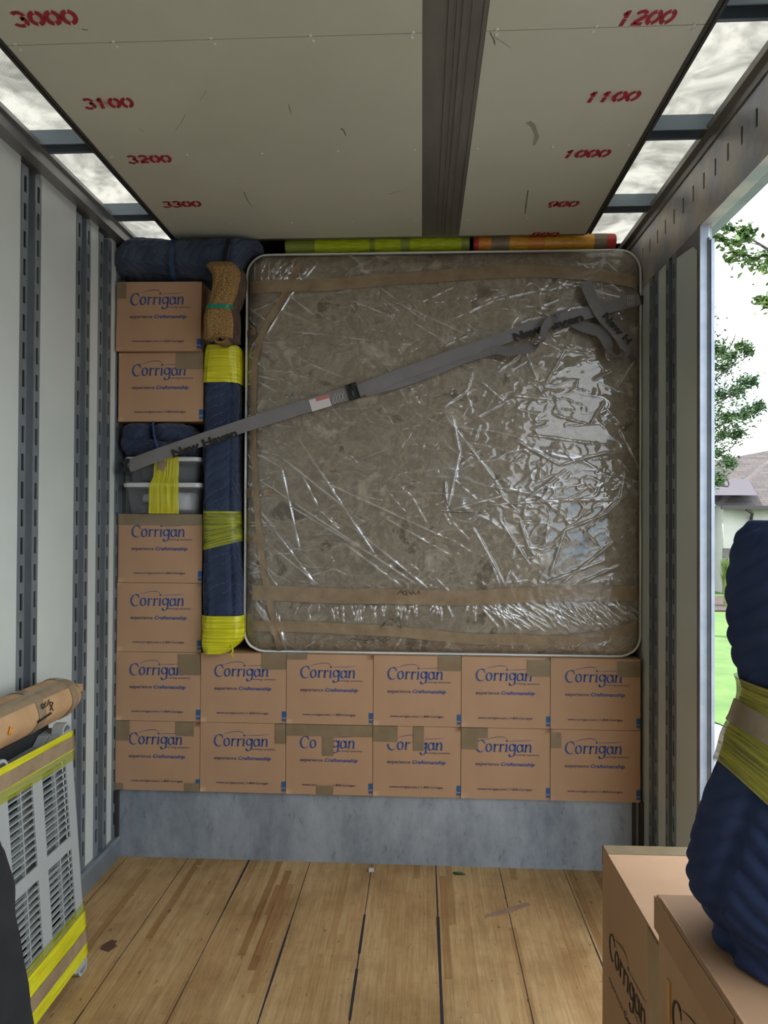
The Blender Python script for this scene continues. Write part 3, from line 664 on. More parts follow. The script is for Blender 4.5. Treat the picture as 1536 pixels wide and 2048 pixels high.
def text_on(mb, body, P, x0, x1, zb, xh, mi=0, shear=0.0, bold=0.0, hidden=None):
    """write body from x0 to x1, baseline zb, x-height xh on the plane P(u,v)"""
    key = (body, shear, bold)
    if key not in _fc: _fc[key] = font_mesh(*key)
    vs, fs = _fc[key]
    a, b = min(v[0] for v in vs), max(v[0] for v in vs); sy = xh / .52
    q = [((v[0]-a)/(b-a)*(x1-x0) + x0, v[1]*sy + zb) for v in vs]
    ff = [f for f in fs if not hidden or not hidden(sum(q[i][0] for i in f)/len(f), sum(q[i][1] for i in f)/len(f))]
    mb.add([P(u, v) for u, v in q], ff, mi)
def corrigan_on(mb, P, x0, x1, zb, mi=0, hidden=None, sy=None):
    s = (x1-x0)/COR_W; sy = sy or s
    for vs, fs in COR:
        q = [(a*s + x0 + b*.06*s, b*sy + zb) for a, b in vs]
        ff = [f for f in fs if not hidden or not hidden(sum(q[i][0] for i in f)/len(f), sum(q[i][1] for i in f)/len(f))]
        if ff: mb.add([P(u, v) for u, v in q], ff, mi)

# ---------------------------------------------------------------- book cartons of the stack
CW, CH, CD = .414, .3315, .33
def carton_body():
    mb = MB(); w, h, d = CW/2, CH, CD
    n = 12
    def F(u, v):  # front face, very slightly bowed
        x, z = (u-.5)*CW, .0 + v*CH
        return (x, -.0015*math.sin(PI*u)*math.sin(PI*v), z)
    mb.grid(F, n, n, 0)
    mb.add([(-w,0,0),(w,0,0),(w,d,0),(-w,d,0),(-w,0,h),(w,0,h),(w,d,h),(-w,d,h)], [(0,3,2,1),(4,5,6,7),(1,2,6,5),(2,3,7,6),(3,0,4,7)], 0)
    return mb
body_me = None
def carton_print():
    P = lambda u, v: (u, -.0022, v); mb = MB()
    return mb, P
def make_carton(px, py, label, tapes=(), rz=0, group='printed book cartons stacked in the front bay', yoff=0, tilt=0, wiped=(), corner=True, x=None, z=None):
    """px,py: photo position of the front lower-left corner; tapes: (u0,v0,u1,v1) in fractions of the front"""
    p = pw(px, py, Y=3.4 - yoff)
    if x is None: x = p.x + CW/2 + .001
    if z is None: z = p.z
    t = thing('cardboard_carton', label, 'box', (x, 3.4 - yoff, z), rz, group); t.rotation_euler.y = tilt
    global body_me
    if body_me is None:
        o = carton_body().build('box_body', [M['cardboard']], t, weld=True); body_me = o.data
    else: link('box_body', body_me, t)
    mb, P = carton_print()
    def hid(u, v): return any(a < u/CW+.5 < c and b < v/CH < d for a, b, c, d in wiped)
    corrigan_on(mb, P, -.142, .124, .222, 0, hid, .0365)
    text_on(mb, 'moving systems', P, .040, .158, .2055, .0068, 1, .25, 0, hid)
    mb.build('logo_print', [M['print_blue'], M['print_navy']], t, None, 'blue printed logo'); mb = MB()
    text_on(mb, 'experience', P, -.140, -.030, .157, .0115, 1, 0, .012, hid)
    text_on(mb, 'Craftsmanship', P, -.022, .137, .157, .0120, 0, .25, .028, hid)
    mb.build('tagline_print', [M['print_blue'], M['print_navy']], t, None, 'navy tagline'); mb = MB()
    text_on(mb, 'www.corrigan.com | 1-800-Corrigan', P, -.128, .125, .042, .0078, 1, .25, .008, hid)
    mb.build('web_line', [M['print_blue'], M['print_navy']], t, None, 'small navy web address line')
    if corner:
        mb = MB(); mb.box((CW/2-.018, -.0024, .030), (CW/2-.0005, -.0016, .058)); mb.box((CW/2-.018, -.0024, .012), (CW/2-.0005, -.0016, .024))
        mb.box((CW/2-.001, -.001, .030), (CW/2+.0008, .03, .058)); mb.box((CW/2-.001, -.001, .012), (CW/2+.0008, .03, .024))
        mb.build('corner_mark', [M['print_square'], M['print_black']], t, None, 'blue corner squares'); mb = MB()
        text_on(mb, 'CORRIGAN 1.5', lambda u, v: (CW/2+.0012, .012+v, u), .11, .25, 0, .007, 1)
        mb.build('side_print', [M['print_square'], M['print_black']], t, None, 'small black side print')
    for (a, b, c, d) in tapes:
        mb = MB(); x0, x1, z0, z1 = (a-.5)*CW, (c-.5)*CW, b*CH, d*CH
        r = random.Random(int(px*7+py+a*100))
        n = 10
        def T(u, v):
            return (x0+(x1-x0)*u, -.0034 - .0008*abs(noise.noise(Vector((u*5+px, v*5, a)))), z0+(z1-z0)*v)
        mb.grid(T, n, n, 0)
        if d > .98: mb.add([(x0, -.0036, z1), (x1, -.0036, z1), (x1, .05, z1+.0012), (x0, .05, z1+.0012)], [(0,1,2,3)], 0)
        if c > .98: mb.add([(x1, -.0036, z0), (x1, .05, z0), (x1, .05, z1), (x1, -.0036, z1)], [(0,1,2,3)], 0)
        mb.build('packing_tape', [M['tape_clear']], t, None, 'smoky tape patch')
    return t
colx = [XL + .006 + CW/2 + i*.4165 for i in range(6)]
Z1, Z2 = DECK, DECK + .3335
make_carton(228,1580, 'leftmost bottom row carton on the steel riser, small tape patches at three corners', ((.0,.72,.17,1.0),(.72,.8,.93,1.0),(.83,.0,1.0,.12),(0,0,.1,.1)), x=colx[0], z=Z1)
make_carton(398,1587, 'second carton from the left in the bottom row, tape only at its top right corner', ((.88,.72,1.0,1.0),), x=colx[1], z=Z1)
make_carton(573,1591, 'bottom row carton, third from left, tape hanging over the middle of its name', ((0,.84,1,1.0),(.42,.56,.55,.9),(.36,0,.55,.13)), x=colx[2], z=Z1, wiped=((.35,.6,.55,.86),(.36,0,.55,.2)))
make_carton(747,1596, 'bottom row carton with tape over the top of its letter C, fourth from the left', ((0,.78,.28,1.0),(.46,.66,.58,1.0)), x=colx[3], z=Z1, wiped=((0,.75,.28,1),(.44,.66,.585,.86)))
make_carton(924,1600, 'bottom row carton with a wide tape patch in its top left corner', ((0,.86,.3,1.0),(0,.7,.19,.88)), x=colx[4], z=Z1, wiped=((0,.72,.17,.9),))
make_carton(1103,1604, 'crumpled carton at the right end of the bottom row', ((0,.74,.12,.96),), x=colx[5], z=Z1)
make_carton(228,1442, 'carton on the leftmost bottom row carton, tape hiding the end of its name', ((.74,.68,1.0,.98),), x=colx[0], z=Z2, wiped=((.74,.68,1,1),))
make_carton(399,1446, 'creased carton under the yellow wrapped foot of the tall blue bundle', ((.72,.78,1.0,1.0),), x=colx[1], z=Z2)
make_carton(573,1447, 'carton in the upper full row below the mattress corner, taped top left', ((.0,.93,.24,1.0),), x=colx[2], z=Z2)
make_carton(747,1452, 'upper row carton under the middle of the mattress, tape at its top right', ((.74,.8,1.0,1.0),), x=colx[3], z=Z2, wiped=((.76,.81,1,1),))
make_carton(924,1458, 'upper row carton whose wrinkled shiny tape covers the last letter of its name', ((.74,.74,1.0,.97),), x=colx[4], z=Z2, wiped=((.8,.74,1,1),))
make_carton(1103,1462, 'carton under the lower right corner of the mattress', ((.74,.75,1.0,.97),), x=colx[5], z=Z2)
Z3 = Z2 + .3335
make_carton(228,1302, 'carton fourth up from the riser in the left column, no tape on its front', (), x=colx[0]+.002, z=Z3, rz=.006, wiped=())
Z4 = Z3 + .3335
make_carton(232,1165, 'carton directly under the clear bins with tape along its top edge', ((0,.84,1.0,1.0),), x=colx[0]+.004, z=Z4, rz=-.006, wiped=())
make_carton(237,842, 'carton lying on the small tied blanket bundle', ((.68,.76,1.0,1.0),), x=pw(321,842,Y=3.38).x, z=pw(321,843,Y=3.38).z, yoff=.02, rz=.01)
make_carton(232,703, 'topmost carton of the left column, tilted slightly under the long blue roll', ((-.0,.76,.115,.99),), x=pw(316,703,Y=3.35).x, z=pw(320,704,Y=3.36).z+.003, yoff=.05, rz=-.015, tilt=.012)
# ---------------------------------------------------------------- quilted bundles
def sup(a, ex):  # superellipse direction
    c, s_ = math.cos(a), math.sin(a)
    return (math.copysign(abs(c)**(2/ex), c), math.copysign(abs(s_)**(2/ex), s_))
def tri_w(x, p): x = (x/p) % 2; return (x if x < 1 else 2-x)*p
def loft(mb, rings, seg, axis='z', ex=3.0, amp=.008, fr=3.0, quilt=0, mi=0, uvs=1.0, seed=0, folds=(), sub=8, cap=True, q_p=.045, q_t=.11):
    """rings: (t, ca, cb, ra, rb) along axis. z: (z, x, y, rx, ry)   x: (x, y, z, ry, rz)"""
    R = []
    for i in range(len(rings)-1):
        for k in range(sub):
            t = k/sub; tt = t*t*(3-2*t) if False else t
            p0 = rings[max(i-1, 0)]; p1 = rings[i]; p2 = rings[i+1]; p3 = rings[min(i+2, len(rings)-1)]
            R.append([.5*((2*b) + (-a+c)*tt + (2*a-5*b+4*c-d)*tt*tt + (-a+3*b-3*c+d)*tt**3) for a, b, c, d in zip(p0, p1, p2, p3)])
    R.append(list(rings[-1]))
    vs = []; uv = []; per = 2*PI*sum(r[3]+r[4] for r in rings)/len(rings)/2
    for r in R:
        for k in range(seg+1):
            a = 2*PI*k/seg; cx_, sy_ = sup(a, ex)
            t, ca, cb, ra, rb = r; ra = max(ra, .0005); rb = max(rb, .0005)
            U, V = per*k/seg, t
            dn = amp*noise.noise(Vector((math.cos(a)*fr*.6 + seed, math.sin(a)*fr*.6, t*fr))) * 1.6 + amp*.5*noise.noise(Vector((math.cos(a)*fr*1.7, math.sin(a)*fr*1.7 + seed, t*fr*3)))
            if quilt: dn += quilt*(abs(math.sin(PI*(V + tri_w(U, q_t))/q_p))**.6 - .6)
            for (ang, t0, w, dp) in folds:   # long crease at angle ang, drifting
                da = math.atan2(math.sin(a-ang-t0*t), math.cos(a-ang-t0*t)); dn -= dp*math.exp(-(da/w)**2)
            f = min(1, min(ra, rb)/.03); dn *= f
            A, B = ca + (ra+dn)*cx_, cb + (rb+dn)*sy_
            vs.append((A, B, t) if axis == 'z' else (t, A, B)); uv.append((U*uvs, V*uvs))
    n = len(R); s1 = seg+1
    fs = [(j*s1+i, j*s1+i+1, (j+1)*s1+i+1, (j+1)*s1+i) for j in range(n-1) for i in range(seg)]
    if cap:
        fs += [tuple(range(seg-1, -1, -1)), tuple((n-1)*s1+i for i in range(seg))]
    mb.add(vs, fs, mi, uv, True); return mb

# tall blue bundle between the left column and the mattress
yb = 3.42
def tall(py, x0, x1, d=.17):
    a, b = pw(x0, py, Y=3.36), pw(x1, py, Y=3.36); return (a.z, (a.x+b.x)/2 - .003, yb + d/2 - .06, (b.x-a.x)/2 - .003, d/2)
t = thing('wrapped_furniture', 'tall narrow bundle in blue quilted pads with yellow wrap, left of the mattress', 'furniture bundle', (0, 0, 0))
o = pw(445, 1306, Y=3.42); base = Vector((o.x, o.y, DECK + .667))
t.location = base
def shift(mb, b): mb.v = [tuple(Vector(v) - b) for v in mb.v]; return mb
z0 = base.z
rings = [tall(y, a, b) for y, a, b in ((1300,415,452),(1285,405,470),(1230,402,482),(1180,401,481),(1100,403,477),(1030,403,474),(960,402,473),(880,401,472),(800,404,473),(740,407,474),(700,409,474),(684,415,470))]
rings[0] = (z0+.004,) + rings[0][1:]
mb = MB(); loft(mb, rings, 72, ex=3.6, amp=.006, fr=5, quilt=.0035, folds=((-1.3, .15, .10, .012), (-2.2, -.1, .07, .008)), seed=3)
shift(mb, base).build('quilted_pad', M['blanket'], t, flip=False)
def band(ys, name, mat, grow=.006, lab=None, seed=0, amp=.003, slant=0):
    rg = []
    for y, a, b in ys:
        r = tall(y, a, b); rg.append((r[0], r[1], r[2], r[3]+grow, r[4]+grow))
    rg[0] = (max(rg[0][0], z0 + .001),) + tuple(rg[0][1:])
    mb = MB(); loft(mb, rg, 64, ex=3.6, amp=amp, fr=9, seed=seed, sub=5, cap=False)
    if slant: mb.v = [(x, y, z + slant*(x - base.x)*(1 if z < (rg[0][0]+rg[-1][0])/2 else 0)) for x, y, z in mb.v]
    return shift(mb, base).build(name, mat, t, None, lab)
band(((1308,408,448),(1290,402,472),(1270,402,482),(1235,403,482),(1232,404,480)), 'stretch_wrap', M['yellow'], .010, 'bright yellow wrap round the foot', 1)
band(((1092,403,477),(1060,403,475),(1022,403,474)), 'stretch_wrap', M['yellow_thin'], .006, 'thin yellow-green wrap round the middle', 2, .001, .25)
band(((765,406,474),(740,407,474),(705,409,474),(690,413,472)), 'stretch_wrap', M['yellow'], .012, 'bright yellow wrap near the top', 4, .004)
mb = MB(); p = [pw(462,1290,Y=3.33), pw(466,1302,Y=3.325), pw(462,1308,Y=3.325), pw(468,1316,Y=3.33)]; mb.tube([Vector(q)-base for q in p], [.006,.004,.005,.002], 6)
mb.build('wrap_tail', M['yellow'], t)

# dark pad behind the burlap
mb = MB(); rg = []
for y, a, b in ((700,416,468),(640,417,474),(590,418,474),(580,420,468),(576,424,460)):
    A, B = pw(a, y, Y=3.46), pw(b, y, Y=3.46); rg.append((A.z, (A.x+B.x)/2, 3.60, (B.x-A.x)/2, .07))
rg[0] = (rings[-1][0] + .004,) + tuple(rg[0][1:])
loft(mb, rg, 40, ex=3, amp=.006, fr=6, quilt=.002)
o = mb.build('folded_pad', M['black_pad']); props(o, 'dark pad standing behind the burlap roll in the shadow', 'blanket')

# long blue roll on top of the left column
t = thing('moving_pad_roll', 'long fat roll of grey-blue quilted pads lying across the very top left', 'blanket roll', (0, 0, 0))
def hr(px, ytop, ybot, Y=3.47, dy=.14):
    A, B = pw(px, ytop, Y=Y-.1), pw(px, ybot, Y=Y-.1); return (A.x, Y, (A.z+B.z)/2, dy, (A.z-B.z)/2)
R0 = [hr(226,508,540,dy=.06), hr(229,496,549,dy=.10), hr(240,486,549,dy=.13), hr(262,477,549,dy=.15), hr(290,475,549,dy=.15), hr(318,472,549,dy=.155), hr(350,469,549,dy=.15), hr(362,467,549,dy=.155), hr(400,464,549,dy=.155), hr(440,464,549,dy=.15), hr(458,466,549,dy=.143), hr(474,466,530,dy=.14), hr(492,468,498,dy=.11), hr(508,472,496,dy=.08), hr(516,477,494,dy=.04)]
ZT = 3.0 - .006
R0 = [(x, y, min(z, ZT - rz), ry, rz) for x, y, z, ry, rz in R0]
mb = MB(); loft(mb, R0, 72, 'x', ex=3.3, amp=.009, fr=7, quilt=.003, folds=((-2.6, 1.5, .12, .022), (-1.9, -.8, .08, .012), (2.5, .6, .15, .02)), seed=9)
b0 = Vector((R0[7][0], 3.47, 2.81)); t.location = b0
shift(mb, b0).build('quilted_pad', M['blanket_grey'], t)
for px, w, mt in ((352, .012, 'band_blue'), (456, .010, 'black_pad')):
    mb = MB(); rg = []
    for dx in (-w, w):
        c = hr(px, 468, 557, dy=.157); rg.append((c[0]+dx, c[1], min(c[2], ZT-c[4]-.001)-.001, c[3]+.004, c[4]+.0))
    loft(mb, rg, 60, 'x', ex=3.3, amp=.004, fr=9, sub=2, cap=False)
    if px == 456: mb.v = [(x + .16*(z-2.86), y, z) for x, y, z in mb.v]
    shift(mb, b0).build('tie_band', M[mt], t, None, 'blue elastic band' if px == 352 else 'dark tie band')

# small tied bundle between carton and bin
t = thing('folded_moving_pad', 'small folded blue moving pad tied with a blue band, on the upper clear bin', 'blanket')
zb_, zt_ = pw(320, 914, Y=3.36).z, pw(320, 843, Y=3.38).z
b0 = Vector((pw(322, 900, Y=3.4).x, 3.42, zb_)); t.location = b0
def lobe(mb, pts, ry, amp=.006, seed=0, q=.002, dep=.14, yc=3.50):
    """puffy rounded lobe following (px, ytop, ybot)"""
    rg = []
    n = len(pts)
    for i, (px, a, b) in enumerate(pts):
        A, B = pw(px, a, Y=3.43), pw(px, b, Y=3.43); e = [.35, .8, 1][min(i, n-1-i, 2)]
        rg.append((A.x, yc, (A.z+B.z)/2, dep*e, (A.z-B.z)/2))
    loft(mb, rg, 48, 'x', ex=2.3, amp=amp, fr=11, quilt=q, seed=seed, sub=6)
mb = MB()
lobe(mb, ((245,878,894),(249,868,908),(262,862,913),(300,876,914),(340,878,914),(375,868,914),(394,862,910),(399,870,895),(401,878,888)), 0, seed=1)
lobe(mb, ((249,862,872),(254,850,884),(268,845,892),(290,844,893),(303,847,886),(309,856,880)), 0, seed=2, dep=.155, yc=3.50)
lobe(mb, ((307,856,872),(313,847,884),(335,842,890),(358,846,894),(380,852,898),(392,862,894),(397,872,886)), 0, seed=3, dep=.15, yc=3.50)
mb.v = [(x, y, min(max(z, zb_+.001), zt_-.002)) for x, y, z in mb.v]
shift(mb, b0).build('quilted_pad', M['blanket'], t)
mb = MB(); pts = [pw(306,843,Y=3.36), pw(306,850,Y=3.37), pw(308,870,Y=3.338), pw(313,890,Y=3.338), pw(320,906,Y=3.345)]
mb.tube([Vector(q)-b0 for q in pts], .0065, 6); mb.build('tie_band', M['band_blue'], t)

# burlap roll
t = thing('burlap_roll', 'rolled burlap piece with a green plastic band, standing on the tall bundle', 'burlap roll')
b0 = Vector((pw(445, 697, Y=3.3).x, 3.268, pw(445, 697, Y=3.3).z)); t.location = b0
def br(y, a, b, d=.045, Y=3.30):
    A, B = pw(a, y, Y=Y), pw(b, y, Y=Y); return (A.z, (A.x+B.x)/2, 3.268, (B.x-A.x)/2, d)
BR = [br(682,412,472), br(668,413,472), br(645,415,471), br(626,419,468), br(622,419,468), br(610,424,474), br(585,429,482), br(560,431,484), br(545,424,480), br(536,418,474,.03), br(530,424,468,.012)]
mb = MB(); loft(mb, BR, 56, ex=2.6, amp=.006, fr=9, folds=((-.9, .6, .16, .014), (-2.0, -.8, .1, .006)), seed=4)
shift(mb, b0).build('burlap_face', M['burlap'], t)
BS = [(z, x+.03, y+.03, r*.85, d) for z, x, y, r, d in BR[:-2]] ; BS[0] = (BS[0][0]-.012,)+BS[0][1:]
mb = MB(); loft(mb, BS, 40, ex=2.6, amp=.006, fr=8, seed=8); shift(mb, b0).build('felt_backing', M['burlap_side'], t, None, 'dark brown felt side')
mb = MB()
lobe2 = [br(y, a, b, .03) for y, a, b in ((543,418,440),(534,421,452),(531,428,470),(538,452,476),(548,462,478))]
g0 = br(626,417,470,.049); g1 = br(618,418,471,.049)
loft(mb, [g0, g1], 50, ex=2.6, amp=.001, sub=2, cap=False); shift(mb, b0).build('green_band', M['band_green'], t, None, 'green plastic band')
mb = MB()
c = pw(450, 689, Y=3.30)
def sp(u, v):
    a = u*4.2*PI; r = .010 + .0075*a/PI*.55
    return (c.x - b0.x + r*math.cos(a), -.045 - b0.y + 3.268 + .09*v - .012, c.z + .004 - b0.z + r*.62*math.sin(a) + .002*math.sin(9*v))
mb.grid(sp, 80, 4); 
o = mb.build('rolled_end', M['burlap'], t); s_ = o.modifiers.new('sol', 'SOLIDIFY'); s_.thickness = .005

# ---------------------------------------------------------------- clear bins
def bin_(px0, px1, ytop, ybot, label, name='storage_bin', Y=3.38, d=.3):
    A, B = pw(px0, ytop, Y=Y), pw(px1, ybot, Y=Y); cx_ = (A.x+B.x)/2; w = (B.x-A.x)/2; h = A.z - B.z
    t = thing(name, label, 'bin', (cx_, Y+d/2, B.z), 0, 'clear bins in the left column')
    def rr(w_, d_, r, z, n=5):
        out = []
        for (sx, sy, a0) in ((1,1,0),(-1,1,90),(-1,-1,180),(1,-1,270)):
            for k in range(n+1):
                a = math.radians(a0 + 90*k/n); out.append((sx*(w_-r) + r*math.cos(a), sy*(d_-r) + r*math.sin(a), z))
        return out
    mb = MB(); lv = [(.84,0),(.86,.01),(.9,h*.5),(.93,h*.78),(.97,h*.80),(.97,h-.018)]
    rs = [rr(w*s_, d/2*s_, .03, z) for s_, z in lv]; n = len(rs[0])
    vs = [p for r in rs for p in r]
    fs = [(j*n+i, j*n+(i+1) % n, (j+1)*n+(i+1) % n, (j+1)*n+i) for j in range(len(lv)-1) for i in range(n)] + [tuple(range(n-1, -1, -1))]
    mb.add(vs, fs, 0, None, True); mb.build('bin_body', M['bin'], t)
    mb = MB(); ls = [(.99, h-.022), (1.0, h-.02), (1.01, h-.010), (1.0, h-.002), (.95, h)]
    rs = [rr(w*s_, d/2*s_, .035, z) for s_, z in ls]; vs = [p for r in rs for p in r]
    fs = [(j*n+i, j*n+(i+1) % n, (j+1)*n+(i+1) % n, (j+1)*n+i) for j in range(len(ls)-1) for i in range(n)] + [tuple((len(ls)-1)*n+i for i in range(n)), tuple(range(n-1, -1, -1))]
    mb.add(vs, fs, 0, None, False); mb.build('bin_lid', M['lid'], t, None, 'white lid', weld=True)
    return t, w, h
tb, wb, hb = bin_(243, 401, 964, 1027, 'lower clear plastic bin with white lid and pale cloth inside', Y=3.37)
tb.location.z = Z4 + CH + .002
ta, wa, ha = bin_(247, 399, 913, 965, 'upper clear plastic bin with white lid and dark contents', Y=3.385)
ta.location.z = tb.location.z + hb + .001
def cloth(center, r, label, mat, seed, name='folded_cloth', group=None):
    mb = MB()
    def f(u, v):
        a = 2*PI*u; b = PI*(v-.5); x, y = sup(a, 3); c_ = max(0, math.cos(b))**.4; s_ = math.copysign(abs(math.sin(b))**.5, math.sin(b))
        k = 1 + .1*noise.noise(Vector((x*2+seed, y*2, s_*3)))
        return (center[0] + r[0]*x*c_*k, center[1] + r[1]*y*c_*k, center[2] + r[2]*s_*k)
    mb.grid(f, 28, 14); o = mb.build(name, mat, weld=True); return props(o, label, 'cloth', group)
L_ = tb.location; y_ = L_.y - .02
cloth((L_.x+.085, y_-.015, L_.z+.06), (.052,.085,.045), 'white folded cloth seen through the right side of the lower bin', M['cloth_white'], 1)
cloth((L_.x-.045, y_-.015, L_.z+.077), (.075,.085,.022), 'white cloth strip seen through the left side of the lower bin', M['cloth_white'], 2)
cloth((L_.x-.05, y_-.015, L_.z+.029), (.085,.085,.024), 'navy cloth at the bottom left of the lower bin', M['cloth_navy'], 3)
L_ = ta.location
cloth((L_.x, L_.y-.01, L_.z+.045), (.135,.11,.042), 'dark grey bundle filling the upper clear bin', M['cloth_dark'], 4)
# yellow wrap round both bins
t0 = thing('stretch_wrap_band', 'bright yellow stretch wrap bound vertically round the two clear bins', 'stretch wrap')
zlo, zhi = tb.location.z + .0, ta.location.z + ha
b0 = Vector((pw(325, 1000, Y=3.36).x, 3.36, zlo)); t0.location = b0
mb = MB(); yf = 3.37
prof = [(.0, 1.00, yf+.013), (.02, 1.0, yf+.008), (hb*.5, .99, yf+.001), (hb*.78, .98, yf-.005), (hb-.01, .96, yf-.009), (hb+.004, .9, yf-.004), (hb+ha*.25, .84, yf+.008), (hb+ha*.6, .8, yf+.006), (hb+ha-.012, .78, yf+.006), (hb+ha+.0005, .76, yf+.012)]
def f(u, v):
    k = v*(len(prof)-1); i = min(int(k), len(prof)-2); s_ = k-i; a, b = prof[i], prof[i+1]
    z, w_, y = [p*(1-s_)+q*s_ for p, q in zip(a, b)]
    cx_ = .02*v - .003
    fl = .074*w_*(1 + .05*noise.noise(Vector((v*7, 0, 3)))) ; x = (u-.5)*2*fl + cx_
    return (x, y - b0.y - .0025*abs(noise.noise(Vector((u*26, v*2, 0)))) - .001, z + zlo - b0.z)
mb.grid(f, 80, 40, uvf=lambda u, v: (u*.3, v*.3)); mb.build('wrap_front', M['yellow_v'], t0)
mb = MB()
pts = [(440,925), (452,918)]
q = [pw(318,922,Y=3.355), pw(335,922,Y=3.355), pw(328,943,Y=3.355), pw(316,939,Y=3.355)]
mb.add([Vector(p)-b0 for p in q], [(0,1,2,3)]); mb.build('brown_tape', M['tape'], t0, None, 'brown tape piece')

# ---------------------------------------------------------------- wrapped rolls on top of the mattress
def roll(px0, px1, py, r, mat, name, label, ends, segs, Y=3.50):
    A, B = pw(px0, py[0], Y=Y), pw(px1, py[1], Y=Y)
    t = thing(name, label, 'wrapped roll', ((A.x+B.x)/2, Y, (A.z+B.z)/2-r), 0)
    b = Vector(t.location); D = B - A
    def rad(s_, a): return r*(1 + .03*noise.noise(Vector((s_*14, math.cos(a)*1.5, math.sin(a)*1.5))) + (-.25 if s_ in (0, 1) else 0))
    for i in range(len(segs)-1):
        s0, s1 = segs[i][0], segs[i+1][0]
        mb = MB(); n = max(3, int((s1-s0)*60)); g = segs[i][2]
        def f(u, v):
            s_ = s0 + (s1-s0)*u; a = 2*PI*v; p = A + D*s_; k = (rad(s_, a) if 0 < s_ < 1 else r*.97)+g
            return (p.x-b.x, p.y-b.y + k*math.cos(a), p.z-b.z + k*math.sin(a))
        mb.grid(f, n, 28, uvf=lambda u, v: (u*.5*(s1-s0)*2, v*.2)); mb.build(segs[i][3], segs[i][1], t, None, segs[i][4] if len(segs[i]) > 4 else None)
    for P_, s_ in ((A, -1), (B, 1)):
        mb = MB(); vs = [(P_.x-b.x + s_*.004, P_.y-b.y + .9*r*math.cos(2*PI*k/28), P_.z-b.z + .9*r*math.sin(2*PI*k/28)) for k in range(28)]
        v2 = [(P_.x-b.x, P_.y-b.y + .97*r*math.cos(2*PI*k/28), P_.z-b.z + .97*r*math.sin(2*PI*k/28)) for k in range(28)]
        mb.add(vs + v2, [tuple(range(28))] + [(k, (k+1) % 28, 28+(k+1) % 28, 28+k) for k in range(28)]); mb.build('roll_end', ends, t)
    return t
M['wrap_olive'] = wrap_mat('olive_wrap', rgb(122,138,50), rgb(144,156,66), (1,1), (4,60,1), .2)
M['wrap_orange2'] = wrap_mat('deep_orange_wrap', rgb(222,126,50), rgb(232,160,50), (1,1), (9,60,1), .18)
roll(574, 937, (496, 487), .042, None, 'wrapped_roll', 'yellow-green wrapped roll lying on the mattress just under the ceiling', M['wrap_olive'],
     [(0, M['wrap_olive'], 0, 'film_wrap', 'olive wrapped end'), (.16, M['wrap_green'], .0015, 'film_wrap'), (.46, M['wrap_olive'], .001, 'film_wrap'), (.49, M['wrap_green'], .002, 'film_wrap'), (.63, M['wrap_olive'], .001, 'film_wrap'), (.68, M['wrap_green'], .0018, 'film_wrap'), (.96, M['wrap_olive'], 0, 'film_wrap'), (1, None, 0)])
roll(948, 1228, (488, 484), .038, None, 'wrapped_roll', 'orange wrapped roll with red ends beside the yellow-green one', M['red_paper'],
     [(0, M['red_paper'], 0, 'paper_end', 'red paper end'), (.03, M['wrap_orange2'], .001, 'film_wrap'), (.12, M['tape'], .0018, 'packing_tape', 'brown tape ring'), (.25, M['wrap_orange'], .0014, 'film_wrap'), (.38, M['wrap_orange2'], .001, 'film_wrap'), (.5, M['wrap_orange'], .0016, 'film_wrap'), (.85, M['tape_clear'], .0022, 'packing_tape', 'grey printed tape ring'), (.94, M['red_paper'], .0008, 'paper_end', 'red paper end'), (1, None, 0)])
# ---------------------------------------------------------------- wrapped mattress
MX0, MX1 = -.853, 1.029
MZ0, MZ1 = Z2 + CH + .004, 2.925
MD = .27; MYF = 3.40        # front plane, depth
tm = thing('wrapped_mattress', 'upright taupe mattress in clear plastic with brown packing tape', 'mattress', ((MX0+MX1)/2, MYF+MD/2, MZ0))
MBASE = Vector(tm.location)
W_, H_ = MX1-MX0, MZ1-MZ0
RC = .10
def outline_inset(x, z):
    """signed distance inside the rounded rectangle"""
    cx_, cz = (MX0+MX1)/2, (MZ0+MZ1)/2
    dx = np.abs(x-cx_) - (W_/2-RC); dz = np.abs(z-cz) - (H_/2-RC)
    return -(np.hypot(np.maximum(dx, 0), np.maximum(dz, 0)) + np.minimum(np.maximum(dx, dz), 0) - RC)
def fbm(x, z, sc, seed, oct=3):
    """cheap smooth noise with numpy"""
    r = np.random.RandomState(seed); out = np.zeros_like(x); a = 1
    for o in range(oct):
        for k in range(4):
            th = r.rand()*2*PI; ph = r.rand()*2*PI; f = sc*(2**o)*(.7+.6*r.rand())
            out += a*np.sin((x*math.cos(th)+z*math.sin(th))*f*2*PI + ph + 1.5*np.sin((x*math.sin(th)-z*math.cos(th))*f*3.1 + ph*2))
        a *= .5
    return out/6
def base_depth(x, z):
    """y of the ticking front surface"""
    d = np.clip(outline_inset(x, z), 0, 1)
    rim = .05*np.exp(-d/.028)                     # rounded edge falls back
    # wide soft quilt rows
    q = .0035*np.abs(np.sin(PI*(z + .05*np.sin(x*4)+.03*np.sin(x*9+2))/.19))**1.0 * np.clip(d/.1, 0, 1)
    return MYF + rim - q - .004*fbm(x, z, 1.2, 3)*np.clip(d/.08, 0, 1) - .001
